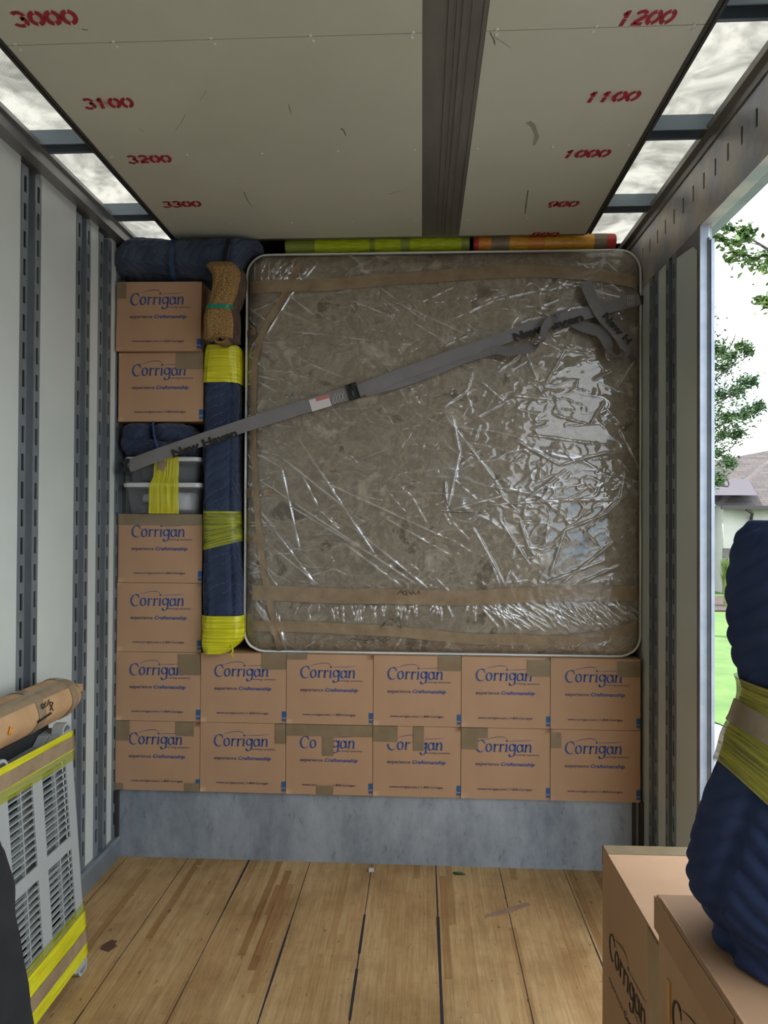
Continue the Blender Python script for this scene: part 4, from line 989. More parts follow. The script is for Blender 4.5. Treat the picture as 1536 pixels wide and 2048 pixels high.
def height_mesh(name, nx, nz_, yfun, mat, parent, uvscale=1.0, mask=None, label=None):
    # grid warped onto the rounded outline
    u = np.linspace(-1, 1, nx+1); v = np.linspace(-1, 1, nz_+1); U, V = np.meshgrid(u, v)
    cx_, cz = (MX0+MX1)/2, (MZ0+MZ1)/2
    X = cx_ + U*W_/2; Z = cz + V*H_/2
    # pull corner region inward
    dx = np.abs(X-cx_) - (W_/2-RC); dz = np.abs(Z-cz) - (H_/2-RC)
    both = (dx > 0) & (dz > 0)
    m = np.maximum(dx, dz); l = np.hypot(np.maximum(dx, 0), np.maximum(dz, 0)); k = np.where(both & (l > 0), m/np.maximum(l, 1e-9), 1)
    X = np.where(both, cx_ + np.sign(U)*(W_/2-RC + dx*k), X); Z = np.where(both, cz + np.sign(V)*(H_/2-RC + dz*k), Z)
    Y = yfun(X, Z)
    co = np.stack([X-MBASE.x, Y-MBASE.y, Z-MBASE.z], -1).reshape(-1, 3)
    n = nx+1
    idx = np.arange((nx+1)*(nz_+1)).reshape(nz_+1, nx+1)
    F = np.stack([idx[:-1,:-1], idx[:-1,1:], idx[1:,1:], idx[1:,:-1]], -1).reshape(-1, 4)
    me = bpy.data.meshes.new(name); me.from_pydata(co.tolist(), [], F.tolist()); me.materials.append(mat)
    me.polygons.foreach_set('use_smooth', [True]*len(F))
    uvl = me.uv_layers.new(name='UVMap'); xz = np.stack([X, Z], -1).reshape(-1, 2)*uvscale
    uvl.data.foreach_set('uv', xz[F.reshape(-1)].reshape(-1)); me.update()
    return link(name, me, parent, None, label), X, Z
# ticking body: front + sides + back as one closed slab
mo, _, _ = height_mesh('mattress_body', 120, 120, base_depth, M['ticking'], tm)
bm = bmesh.new(); bm.from_mesh(mo.data)
edges = [e for e in bm.edges if e.is_boundary]
r_ = bmesh.ops.extrude_edge_only(bm, edges=edges); nv = [g for g in r_['geom'] if isinstance(g, bmesh.types.BMVert)]
for v in nv: v.co.y += MD-.08
r_ = bmesh.ops.contextual_create(bm, geom=[e for e in bm.edges if e.is_boundary])
bm.to_mesh(mo.data); bm.free()
# piping
def rim_path(n=40, off=0.0):
    pts = []
    cx_, cz = (MX0+MX1)/2, (MZ0+MZ1)/2
    for (sx, sz, a0) in ((1,1,0),(-1,1,90),(-1,-1,180),(1,-1,270)):
        for k in range(9):
            a = math.radians(a0 + 90*k/8); pts.append((cx_ + sx*(W_/2-RC) + (RC+off)*math.cos(a), cz + sz*(H_/2-RC) + (RC+off)*math.sin(a)))
        nx_ = {0: 90, 90: 180, 180: 270, 270: 0}[a0]
    dense = []
    for i in range(len(pts)):
        a, b = pts[i], pts[(i+1) % len(pts)]; l = math.hypot(b[0]-a[0], b[1]-a[1]); m = max(1, int(l/.04))
        for k in range(m): dense.append((a[0]+(b[0]-a[0])*k/m, a[1]+(b[1]-a[1])*k/m))
    return dense
for yy, nm in ((MYF+.034, 'piping'), (MYF+MD-.03, 'piping')):
    pp = rim_path(off=.001); pp.append(pp[0]); mb = MB()
    mb.tube([(x-MBASE.x, yy-MBASE.y + .006*nz(x*3, z*3), z-MBASE.z + (0 if z > MZ0+.02 else .004)) for x, z in pp], .0065, 8, cap=False); mb.build(nm, M['piping'], tm)
# clear film -----------------------------------------------------------
def seg_dist(x, z, ax, az, bx, bz):
    vx, vz = bx-ax, bz-az; t = np.clip(((x-ax)*vx + (z-az)*vz)/(vx*vx+vz*vz), 0, 1)
    return np.hypot(x-ax-t*vx, z-az-t*vz), t
PXM = lambda px, py: (lambda p: (p.x, p.z))(pw(px, py, Y=3.39))
CREASES = []
def crease(a, b, w=.006, h=.008): CREASES.append((*PXM(*a), *PXM(*b), w, h))
# long sweeping folds seen in the lower left
for a, b in (((545,900),(720,1040)),((520,960),(850,1180)),((560,1000),(760,1120)),((600,880),(770,1140)),((700,1050),(860,1180)),((520,1020),(640,1180)),((540,1090),(650,1180)),((505,1100),(560,1180)),
             ((640,960),(900,1080)),((680,1080),(800,1170)),((600,940),(640,1020)),((640,1020),(680,1060)),((760,1030),(900,1110)),((560,920),(600,1100)),((540,560),(640,640)),((560,600),(500,700)),((600,560),(520,690)),((640,520),(540,640))):
    crease(a, b, .0035, .007)
for a, b in (((740,560),(860,650)),((760,590),(1000,700)),((560,660),(820,690)),((600,720),(700,760)),((700,600),(800,640)),((620,520),(560,560)),((820,640),(900,690)),((520,740),(600,745)),((900,640),(990,600)),((990,600),(1080,580)),((1000,640),(1120,700)),((1150,520),(1270,600)),((1200,510),(1280,590)),((1180,530),(1240,580)),((1100,560),(1270,600))):
    crease(a, b, .0028, .005)
# big crumples on the right
for a, b in (((895,835),(990,960)),((990,960),(1010,1000)),((880,820),(935,780)),((935,780),(945,745)),((960,760),(1005,800)),((905,830),(920,905)),((920,905),(895,1020)),((920,930),(960,900)),((950,880),(960,850)),((890,960),(895,1020)),((900,1020),(1010,990)),
             ((1030,880),(1120,930)),((1120,930),(1230,900)),((1060,870),(1210,890)),((1130,940),(1050,1000)),((980,1010),(1120,1000)),((1120,1000),(1240,1000)),((1240,1000),(1250,940)),((950,1060),(1010,1170)),((1000,1040),(1060,1130)),((1040,1040),(1060,1100)),((1100,1150),(1130,1060)),((1130,1060),(1230,1020)),((1080,1170),(1210,1120)),((1120,1170),(1230,1080)),((1150,1170),(1240,1130)),((980,1120),(1000,1170)),((1020,1140),(1010,1170)),
             ((1050,700),(1075,760)),((1090,770),(1130,700)),((1130,700),(1190,710)),((1010,790),(1120,800)),((1110,830),(1180,850)),((1180,850),(1210,800)),((1190,760),(1230,740)),((1230,780),(1270,720)),((1240,860),(1280,940)),((1200,1040),(1250,990)),((1080,680),(1000,740)),((1020,660),(1120,700))):
    crease(a, b, .003, .009)
rr_ = random.Random(11)
for k in range(60):      # radiating creases at the tape by the lower right
    x = rr_.uniform(950, 1260); crease((x, rr_.uniform(1200, 1215)), (x + rr_.uniform(20, 90), rr_.uniform(1235, 1265)), .003, .006)
for k in range(46): x = rr_.uniform(520, 960); crease((x, 1208), (x + rr_.uniform(-12, 12), rr_.uniform(1220, 1250)), .003, .005)
for k in range(26): x = rr_.uniform(560, 1200); crease((x, 1300), (x + rr_.uniform(-20, 40), rr_.uniform(1272, 1290)), .003, .004)
for k in range(34): y = rr_.uniform(600, 1180); crease((492, y), (rr_.uniform(510, 560), y + rr_.uniform(-40, 60)), .0028, .006)
for k in range(22): x = rr_.uniform(500, 620); crease((x, rr_.uniform(510, 540)), (x + rr_.uniform(-40, 10), rr_.uniform(545, 572)), .003, .006)
for k in range(16): crease((rr_.uniform(505, 560), 1195 + k*2), (568 + rr_.uniform(-3, 3), 1305), .003, .008)
for k in range(170): 
    x, y = rr_.uniform(520, 1270), rr_.uniform(560, 1170); a = rr_.uniform(-.5, 1.1); l = rr_.uniform(20, 80)
    crease((x, y), (x + l*math.cos(a), y + l*math.sin(a)), .0022, .004)
CR = np.array(CREASES)
TAPES = [  # centreline photo points, width px, label
    ([(490,575),(640,571),(780,560),(930,548),(1080,542),(1180,549),(1284,566)], 25, 'brown tape across the top'),
    ([(497,1185),(700,1192),(950,1196),(1120,1187),(1284,1188)], 31, 'wide brown tape above the bottom edge'),
    ([(498,1252),(640,1254),(800,1264),(960,1279),(1120,1282),(1220,1270),(1284,1250)], 22, 'brown tape near the bottom edge'),
    ([(606,515),(590,545),(565,600),(528,655),(508,720),(505,800),(507,900),(512,1000),(522,1100),(535,1180),(562,1310)], 14, 'brown tape down the left side'),
]
TP = [([PXM(*p) for p in pts], w/428*.5) for pts, w, _ in TAPES]
def tape_mask(x, z):
    m = np.zeros_like(x)
    for pts, hw in TP:
        for (a, b) in zip(pts[:-1], pts[1:]):
            d, _ = seg_dist(x, z, *a, *b); m = np.maximum(m, np.clip(1.5 - d/hw, 0, 1))
    return m
def facets(x, z, seed, lam, n=5):
    r = np.random.RandomState(seed); o = np.zeros_like(x)
    for k in range(n):
        th = r.rand()*PI; l = lam*(.6+r.rand()); wx = .4*np.sin(x*9/l*.02+z*13+r.rand()*6)
        t = (x*math.cos(th)+z*math.sin(th))/l + wx + r.rand(); o += np.abs((t % 1)-.5)*l
    return o/n
def ridges(x, z, sc, seed, wd, th=0, an=1.0):
    """thin curved crease lines along zero crossings of warped noise, stretched along th"""
    u = x*math.cos(th)+z*math.sin(th); v = -x*math.sin(th)+z*math.cos(th)
    f = fbm(u/an, v, sc, seed, 3); m = np.clip(fbm(u/an*.6, v*.7, sc*.6, seed+50, 2)*2.2+.1, 0, 1)
    return np.exp(-np.abs(f)/wd)*m
def fold_map(x, z):
    """sharp creases: returns (height, whitening)"""
    h = np.zeros_like(x)
    for ax, az, bx, bz, w, hh in CR:
        sel = (x > min(ax, bx)-.03) & (x < max(ax, bx)+.03) & (z > min(az, bz)-.03) & (z < max(az, bz)+.03)
        if not sel.any(): continue
        d, t = seg_dist(x[sel], z[sel], ax, az, bx, bz)
        wob = 1 + .5*np.sin(t*17 + ax*40)
        h[sel] = np.maximum(h[sel], hh*wob*np.exp(-d/w)*np.sqrt(np.clip(np.sin(PI*np.clip(t, .02, .98)), 0, 1)))
    left = 1/(1+np.exp((x-.15)/.12)); low = 1/(1+np.exp((z-1.9)/.2))
    r = 1.7*(.0022*ridges(x, z, 2.6, 31, .05, -.1, 2.5) + .0018*ridges(x, z, 4.5, 37, .05, .25, 2.0) + .003*left*low*ridges(x, z, 2.4, 41, .04, -.85, 4.0) + .002*(1-left)*ridges(x, z, 4, 43, .05, .9, 1.5) + .0016*ridges(x, z, 7, 61, .06, .1, 2.5))
    return h + r
def film_h(x, z, tape=True):
    h = fold_map(x, z)
    cx1, cz1 = PXM(1090, 930)
    right = np.exp(-((x-cx1)/.33)**2 - ((z-cz1)/.52)**2); patch = np.clip(fbm(x, z, 3.6, 77, 2)*4-.1, 0, 1)*np.clip(fbm(x, z, 8, 78, 2)*4+.2, 0, 1)
    h += facets(x, z, 5, .14, 3)*(.010+.05*right*patch) + facets(x+.3*z, z, 8, .05, 3)*(.016+.06*right*patch)
    h += .0006*(1+fbm(x, z, 2.0, 12))
    if tape: h = h*(1-.75*tape_mask(x, z))
    return h
def film_y(x, z):
    d = np.clip(outline_inset(x, z), 0, 1)
    return MYF + .05*np.exp(-d/.028) - .0105 - film_h(x, z)*np.clip(d/.02, .3, 1)
fo, FX, FZ = height_mesh('plastic_cover', 620, 620, film_y, M['film'], tm, label='clear crumpled plastic cover')
wa = fo.data.attributes.new('fold', 'FLOAT', 'POINT'); wa.data.foreach_set('value', (np.clip((fold_map(FX, FZ)-.0009)/.0055, 0, 1)**1.2).reshape(-1).astype(np.float32))
bm = bmesh.new(); bm.from_mesh(fo.data)
edges = [e for e in bm.edges if e.is_boundary]
for e in edges:
    for v in e.verts: pass
r_ = bmesh.ops.extrude_edge_only(bm, edges=edges); nv = [g for g in r_['geom'] if isinstance(g, bmesh.types.BMVert)]
cxm, czm = 0.0, H_/2
for v in nv:
    v.co.y += MD-.1; 
for v in bm.verts:   # the cover stands a little proud of the slab
    v.co.x += .006*(1 if v.co.x > 0 else -1)*min(1, abs(v.co.x)/(W_/2))**20
    if v.co.z > czm: v.co.z += .006*min(1, (v.co.z-czm)/(H_/2))**20
bm.to_mesh(fo.data); bm.free()
# tape strips
for (pts, hw), (_, _, lab) in zip(TP, TAPES):
    dense = []
    for a, b in zip(pts[:-1], pts[1:]):
        m = max(2, int(math.hypot(b[0]-a[0], b[1]-a[1])/.006)); dense += [(a[0]+(b[0]-a[0])*k/m, a[1]+(b[1]-a[1])*k/m) for k in range(m)]
    dense.append(pts[-1]); D = np.array(dense); k = np.ones(21)/21
    Dp = np.pad(D, ((10, 10), (0, 0)), 'edge'); D = np.stack([np.convolve(Dp[:, i], k, 'valid') for i in (0, 1)], 1)
    T = np.gradient(D, axis=0); T /= np.linalg.norm(T, axis=1)[:, None]; Nn = np.stack([-T[:, 1], T[:, 0]], 1)
    nw = 8; rows = []
    for j in range(nw+1):
        s_ = (j/nw*2-1)*hw; P_ = D + Nn*(s_ + .0015*np.sin(np.arange(len(D))*.07+j*0)[:, None]); rows.append(P_)
    R_ = np.stack(rows, 0); X, Z = R_[..., 0], R_[..., 1]
    X = np.clip(X, MX0+.002, MX1-.002); Z = np.clip(Z, MZ0+.004, MZ1-.002)
    Y = film_y(X, Z) - .0035 - .0012*fbm(X, Z, 9, 4) - .0022*ridges(X, Z, 7, 91, .06, 0, 3)
    nD = len(D); co = np.stack([X-MBASE.x, Y-MBASE.y, Z-MBASE.z], -1).reshape(-1, 3)
    idx = np.arange((nw+1)*nD).reshape(nw+1, nD); F = np.stack([idx[:-1,:-1], idx[:-1,1:], idx[1:,1:], idx[1:,:-1]], -1).reshape(-1, 4)
    me = bpy.data.meshes.new('packing_tape'); me.from_pydata(co.tolist(), [], F.tolist()); me.materials.append(M['mtape'] if 'mtape' in M else M['tape'])
    me.polygons.foreach_set('use_smooth', [True]*len(F)); me.update(); link('packing_tape', me, tm, None, lab)
# short tape tabs on the left edge
for (px, py, w, h) in ((497,664,30,12),(497,805,22,10),(496,985,24,20),(510,1078,38,16),(538,985,20,14)):
    a = PXM(px-w/2, py-h/2); b = PXM(px+w/2, py+h/2); n = 6
    xs = np.clip(np.linspace(a[0], b[0], n), MX0+.003, MX1); zs = np.linspace(b[1], a[1], n); X, Z = np.meshgrid(xs, zs); Y = film_y(X, Z)-.006
    co = np.stack([X-MBASE.x, Y-MBASE.y, Z-MBASE.z], -1).reshape(-1, 3); idx = np.arange(n*n).reshape(n, n); F = np.stack([idx[:-1,:-1], idx[:-1,1:], idx[1:,1:], idx[1:,:-1]], -1).reshape(-1, 4)
    me = bpy.data.meshes.new('packing_tape'); me.from_pydata(co.tolist(), [], F.tolist()); me.materials.append(M['tape']); me.update(); link('packing_tape', me, tm, None, 'short brown tape tab')
# marker scribbles
def scribble(lines, w=.0022):
    mb = MB()
    for ln in lines:
        P2 = [PXM(*p) for p in ln]; dn = []
        for a, b in zip(P2[:-1], P2[1:]):
            m = max(1, int(math.hypot(b[0]-a[0], b[1]-a[1])/.006)); dn += [(a[0]+(b[0]-a[0])*k/m, a[1]+(b[1]-a[1])*k/m) for k in range(m)]
        dn.append(P2[-1]); vs, fs = ribbon2(dn, [w]*len(dn)); A = np.array(vs)
        Y = film_y(A[:, 0], A[:, 1]) - .0062
        mb.add([(x-MBASE.x, y-MBASE.y, z-MBASE.z) for (x, z), y in zip(vs, Y)], fs)
    mb.build('marker_writing', M['marker'], tm, None, 'black marker scribble')
scribble([[(795,1188),(803,1179),(806,1185),(812,1181),(815,1190),(808,1188),(801,1183)],[(818,1182),(824,1190),(826,1182),(832,1190)],[(834,1188),(838,1180),(840,1189)]])
scribble([[(760,1256),(772,1242),(766,1252)],[(784,1236),(792,1246),(798,1232),(803,1256),(796,1252)],[(788,1240),(778,1236)]])
scribble([[(697,1281),(706,1277),(712,1280)],[(728,1286),(742,1272),(730,1276),(724,1284),(740,1290),(750,1281),(741,1279)],[(756,1279),(768,1284),(781,1276),(776,1272),(764,1280),(770,1288)],[(700,1276),(730,1281),(760,1276)]], .0018)
scribble([[(888,960),(888,988)],[(896,1024),(930,1025),(962,1026)],[(888,990),(896,1012),(905,1024)]], .0022)
# ---------------------------------------------------------------- straps
def rib3(mb, pts, wv, w, mi=0, th=.002):
    """webbing: pts centreline, wv width directions (same length or one), thickness th"""
    P = [Vector(p) for p in pts]; n = len(P); vs = []; uv = []; s_ = 0
    for i in range(n):
        t = (P[min(i+1, n-1)]-P[max(i-1, 0)]).normalized(); v = Vector(wv[i] if isinstance(wv, list) else wv); v = (v - t*v.dot(t)).normalized()
        nn = t.cross(v).normalized()
        if i: s_ += (P[i]-P[i-1]).length
        for a, b in ((-.5, -.5), (.5, -.5), (.5, .5), (-.5, .5)): vs.append(P[i] + v*a*w + nn*b*th); uv.append((s_, a*w))
    fs = [(i*4+k, i*4+(k+1) % 4, (i+1)*4+(k+1) % 4, (i+1)*4+k) for i in range(n-1) for k in range(4)] + [(3,2,1,0), tuple((n-1)*4+k for k in range(4))]
    mb.add(vs, fs, mi, uv, False)
def smooth_pts(pts, sub=8):
    out = []; P = [Vector(p) for p in pts]; n = len(P)
    for i in range(n-1):
        a, b, c, d = P[max(i-1, 0)], P[i], P[i+1], P[min(i+2, n-1)]
        for k in range(sub):
            t = k/sub; out.append(.5*((2*b)+(c-a)*t+(2*a-5*b+4*c-d)*t*t+(3*b-a-3*c+d)*t**3))
    out.append(P[-1]); return out
SY = 3.345
def sp_(px, py, y=SY): return pw(px, py, Y=y)
ts = thing('ratchet_strap', 'long grey webbing strap running diagonally across the mattress with dark lettering', 'strap', tuple(sp_(262, 930)))
SB = Vector(ts.location)
loc = lambda P_: [Vector(p)-SB for p in P_]
SW = .062
mb = MB()
A = smooth_pts([sp_(257,932,3.33), sp_(330,905,3.325), sp_(480,854,3.325), sp_(600,816,3.335), sp_(700,786,3.342)], 10)
rib3(mb, loc(A), (0, 0, 1), SW); mb.build('webbing', M['webbing'], ts)
mb = MB()
A2 = smooth_pts([sp_(706,785,3.344), sp_(780,758), sp_(860,728), sp_(930,703,3.343), sp_(985,684,3.338), sp_(1040,664,3.335), sp_(1100,645,3.33), sp_(1180,624,3.335), sp_(1280,598,3.35)], 10)
rib3(mb, loc(A2), (0, 0, 1), SW*.92); mb.build('webbing', M['webbing'], ts)
# second, slack layer behind with the twist
mb = MB()
B_ = smooth_pts([sp_(730,782,3.35), sp_(800,764,3.352), sp_(870,739,3.352), sp_(930,715,3.35), sp_(985,700,3.33), sp_(1020,702,3.315), sp_(1062,696,3.31), sp_(1084,680,3.305), sp_(1090,655,3.30), sp_(1104,640,3.305), sp_(1130,634,3.345), sp_(1160,650,3.35), sp_(1200,662,3.345), sp_(1225,655,3.34)], 8)
n = len(B_); wv = []
for i in range(n):
    k = i/(n-1)
    if k < .3: wv.append((0, .1, 1))
    elif k < .48: wv.append((0.1, .5, .9))
    elif k < .62: wv.append((.7, .6, .7))
    elif k < .72: wv.append((.9, .5, .3))
    else: wv.append((.4, .1, 1))
for _ in range(5):
    wv = [tuple((Vector(wv[max(i-1,0)])+Vector(wv[i])+Vector(wv[min(i+1,n-1)]))/3) for i in range(n)]
rib3(mb, loc(B_), wv, SW*.86); mb.build('webbing', M['webbing'], ts, None, 'twisted slack webbing')
mb = MB()
C_ = smooth_pts([sp_(1170,562,3.33), sp_(1184,596,3.325), sp_(1204,632,3.318), sp_(1226,655,3.312), sp_(1246,682,3.305), sp_(1250,703,3.30), sp_(1234,712,3.298), sp_(1219,700,3.31), sp_(1212,680,3.325), sp_(1200,665,3.335)], 8)
n = len(C_); wv = []
for i in range(n):
    k = i/(n-1); wv.append((1, 0, -.1) if k < .25 else ((.8, 0, .6) if k < .42 else ((.9, .25, .35) if k < .6 else ((.5, .9, .2) if k < .8 else (.7, .3, .6)))))
for _ in range(6):
    wv = [tuple((Vector(wv[max(i-1,0)])+Vector(wv[i])+Vector(wv[min(i+1,n-1)]))/3) for i in range(n)]
rib3(mb, loc(C_), wv, SW*.86); mb.build('webbing', M['webbing'], ts, None, 'hanging tail of webbing')
def strap_text(body, p0, p1, y, xh, clip=None, bold=.03, off=.0028):
    """letters along the strap from photo point p0 to p1 (baseline)"""
    a, b = sp_(*p0, y), sp_(*p1, y); D = b-a; l = D.length; D.normalize(); U = Vector((-D.z, 0, D.x))
    mb = MB(); text_on(mb, body, lambda u, v: Vector(a + D*u + U*v + Vector((0, -off, 0)))-SB, 0, l, 0, xh, 0, 0, bold)
    if mb.f: mb.build('printed_lettering', M['print_black'], ts, None, 'dark lettering')
strap_text('New Haven', (347,915), (476,872), 3.322, .027, bold=.045)
strap_text('New', (1030,683), (1084,664), 3.330, .027, bold=.045, off=.004)
strap_text('aven', (1103,660), (1168,641), 3.327, .027, bold=.045, off=.004)
strap_text('New H', (1203,634), (1254,690), 3.306, .022, bold=.045, off=.010)
# label, stitching, buckle, end fittings
def strap_quad(c0, c1, w, y, mat, name, lab=None):
    a, b = sp_(*c0, y), sp_(*c1, y); D = (b-a).normalized(); U = Vector((-D.z, 0, D.x))*w/2; mb = MB()
    e = Vector((0, -.0008, 0))
    mb.add([a-U-SB, b-U-SB, b+U-SB, a+U-SB, a-U-SB+e, b-U-SB+e, b+U-SB+e, a+U-SB+e], [(0,1,2,3),(7,6,5,4),(0,4,5,1),(1,5,6,2),(2,6,7,3),(3,7,4,0)]); return mb.build(name, mat, ts, None, lab)
strap_quad((621,812),(660,800), .056, 3.334, M['white_label'], 'care_label', 'white care label')
strap_quad((632,800),(659,792), .016, 3.3325, M['red_label'], 'label_stripe', 'red stripe')
mb = MB()
for k in range(4):
    for (p, q) in (((664+k*6,789-k*2),(670+k*6,808-k*2)), ((670+k*6,787-k*2),(664+k*6,810-k*2))):
        mb.tube([sp_(*p,3.338)-SB, sp_(*q,3.338)-SB], .0012, 4)
for k in range(4):
    for (p, q) in (((1254+k*4,590),(1257+k*4,612)), ((1257+k*4,590),(1254+k*4,612))): mb.tube([sp_(*p,3.342)-SB, sp_(*q,3.342)-SB], .0012, 4)
mb.build('stitching', M['thread'], ts, None, 'pale stitching')
c = sp_(706,783,3.338)-SB; mb = MB()
R_ = Matrix.Rotation(-math.radians(18), 3, 'Y')
def rb(mb, a, b, cc, mi=0):
    m2 = MB(); m2.box(a, b); mb.add([tuple(cc + R_ @ Vector(v)) for v in m2.v], [f for f in m2.f], mi)
rb(mb, (-.026,-.006,-.037), (-.020,.006,.037), c); rb(mb, (.020,-.006,-.037), (.026,.006,.037), c); rb(mb, (-.026,-.006,.033), (.026,.006,.039), c); rb(mb, (-.026,-.006,-.039), (.026,.006,-.033), c)
rb(mb, (-.012,-.013,-.031), (.016,-.006,.031), c); mb.tube([c + R_ @ Vector((-.004,-.011,z)) for z in (-.034,0,.034)], .006, 10)
mb.build('cam_buckle', M['steel_dark'], ts, None, 'dark metal cam buckle')
mb = MB(); c = sp_(262,931,3.335)-SB
rb(mb, (-.032,-.006,-.036), (-.002,.002,.036), c); mb.box(c+Vector((-.06,-.004,-.03)), c+Vector((-.02,.0,-.006))); mb.tube([c+Vector((-.01,-.008,-.03)), c+Vector((-.012,-.012,0)), c+Vector((-.006,-.008,.03))], .004, 6)
mb.build('end_fitting', M['steel_dark'], ts)
mb = MB(); c = sp_(1281,600,3.36)-SB; mb.box(c+Vector((-.012,-.008,-.03)), c+Vector((-.004,.0,.03))); mb.box(c+Vector((-.006,-.004,-.02)), c+Vector((.012,.004,.02)))
mb.build('end_fitting', M['steel_dark'], ts)

# ---------------------------------------------------------------- small litter on the floor
p = pw(1015, 1822, Z=0); mb = MB()
mb.prism([(-.115,-.006),(-.10,.012),(.10,.016),(.118,.008),(.112,-.012),(.04,-.013),(.035,-.018),(-.03,-.02),(-.035,-.014)], .001, .0035, 'z')
mb.v = [tuple(Vector((p.x, p.y, 0)) + Matrix.Rotation(.52, 3, 'Z') @ Vector(v)) for v in mb.v]
props(mb.build('cardboard_strip', M['cardboard_dark'] if False else mottled('brown_scrap', rgb(140,112,92), rgb(156,126,104), scale=20, rough=.8)), 'torn brown cardboard strip lying on the wooden floor', 'litter')
p = pw(743, 1739, Z=.0); mb = MB(); mb.prism([(-.012,-.01),(.013,-.008),(.01,.012),(-.01,.01)], 0.001, .014, 'z'); mb.v = [(x+p.x, y+p.y-.02, z) for x, y, z in mb.v]
props(mb.build('paper_scrap', M['white_label'], bevel=.002), 'tiny pale paper scrap on the floor against the riser', 'litter')
p = pw(917, 1746, Z=.0); mb = MB(); mb.tube([(p.x-.025,p.y-.012,.006),(p.x-.005,p.y-.02,.008),(p.x+.015,p.y-.014,.006),(p.x+.03,p.y-.02,.004)], [.004,.006,.005,.003], 7)
props(mb.build('plastic_scrap', simple('dark_green_plastic', rgb(30,84,50), .4)), 'small dark green plastic scrap at the foot of the riser', 'litter')
p = pw(218, 1892, Z=0); mb = MB(); q = random.Random(2); n = 14
mb.add([(p.x + (.02+.012*q.random())*math.cos(2*PI*k/n), p.y + (.03+.02*q.random())*math.sin(2*PI*k/n), .0009) for k in range(n)], [tuple(range(n))])
mb.build('floor_stain', simple('brown_stain', rgb(96,66,48), .8), bpy.data.objects['floor'], None, 'dark brown stain')

# ---------------------------------------------------------------- resin shelves leaning on the left wall
tl = thing('resin_shelf', 'light grey louvred resin shelf on edge, front of the taped stack by the left wall', 'shelf', (-1.212, 2.33, 0))
LB = Vector(tl.location)
def SH(u, v, w): return (-1.212 - .0795*v - w - LB.x, 2.10 + u - LB.y, v)
def shelf_mesh(w0, depth, detail=True):
    mb = MB(); wins = [(.055,.205,.195,.455), (.255,.205,.415,.455), (.055,.50,.195,.775), (.255,.50,.415,.775)]
    panel_with_holes([.0, .47], [.055, .835], wins, lambda u, v, h: SH(u, v, w0+h), mb, 0, .006)
    for a, b in ((0,.004),(.466,.47)): 
        q = [SH(a,.03,w0), SH(b,.03,w0), SH(b,.86,w0), SH(a,.86,w0), SH(a,.03,w0+depth), SH(b,.03,w0+depth), SH(b,.86,w0+depth), SH(a,.86,w0+depth)]
        mb.add(q, [(0,1,2,3),(7,6,5,4),(0,4,5,1),(1,5,6,2),(2,6,7,3),(3,7,4,0)])
    # notch edge (top and bottom) rising to the corner sockets
    for vb, s in ((.835, 1), (.055, -1)):
        us = [0, .03, .08, .12, .35, .39, .44, .47]; hs = [.035, .035, .03, .004, .004, .03, .035, .035]
        for i in range(len(us)-1):
            q = [(us[i], vb), (us[i+1], vb), (us[i+1], vb+s*hs[i+1]), (us[i], vb+s*hs[i])]
            mb.add([SH(*p, w0) for p in q] + [SH(*p, w0+depth) for p in q], [(0,1,2,3),(7,6,5,4),(2,6,7,3),(0,4,5,1)])
    if detail:
        def bar(u0, v0, u1, v1, wa, wb):
            q = [(u0,v0),(u1,v0),(u1,v1),(u0,v1)]
            mb.add([SH(*p, w0+wa) for p in q] + [SH(*p, w0+wb) for p in q], [(0,1,2,3),(7,6,5,4),(0,4,5,1),(1,5,6,2),(2,6,7,3),(3,7,4,0)])
        for (a, b, c, d) in wins:
            um = (a+c)/2; bar(um-.0025, b, um+.0025, d, 0, .012)
            n = int(round((d-b)/.0225))
            for k in range(1, n): z = b+(d-b)*k/n; bar(a, z-.0022, c, z+.0022, .001, .010)
    return mb
shelf_mesh(0, .038).build('slatted_panel', M['resin_white'], tl)
for u, v in ((.035,.865),(.435,.865),(.035,.028),(.435,.028)):
    mb = MB(); n = 24
    for (r, w) in ((.034,0),(.034,.038)): pass
    rings = [(.034,.038),(.034,-.002),(.024,-.002),(.024,.036)]
    vs = [SH(u + r*math.cos(2*PI*k/n), v + r*math.sin(2*PI*k/n), w) for r, w in rings for k in range(n)]
    mb.add(vs, [(j*n+k, j*n+(k+1) % n, (j+1)*n+(k+1) % n, (j+1)*n+k) for j in range(3) for k in range(n)], 0, None, False)
    mb.add([SH(u + .024*math.cos(2*PI*k/n), v + .024*math.sin(2*PI*k/n), .030) for k in range(n)], [tuple(range(n))], 1)
    mb.build('post_socket', [M['resin_white'], M['resin_black']], tl, None, 'round corner socket with dark hole')
t2 = thing('resin_shelf', 'second light grey resin shelf showing through the slats of the front one', 'shelf', tuple(LB), 0)
m2 = shelf_mesh(.043, .036); m2.v = [(x, y-.004, z) for x, y, z in m2.v]; m2.build('slatted_panel', M['resin_white'], t2)
for i in range(1):
    t3 = thing('black_shelf_stack', 'black resin shelves at the back of the stack by the wall, under the rug roll', 'shelf', tuple(LB), 0)
    def blk(w0, w1, u0=.0, u1=.47, v0=.012, v1=.885):
        mb = MB(); q = [(u0,v0),(u1,v0),(u1,v1),(u0,v1)]
        mb.add([SH(*p, w0) for p in q] + [SH(*p, w1) for p in q], [(0,1,2,3),(7,6,5,4),(0,4,5,1),(1,5,6,2),(2,6,7,3),(3,7,4,0)]); return mb
    for w0, w1 in ((.083,.118),(.121,.158)): blk(w0, w1).build('black_panel', M['resin_black'], t3, bevel=.004)
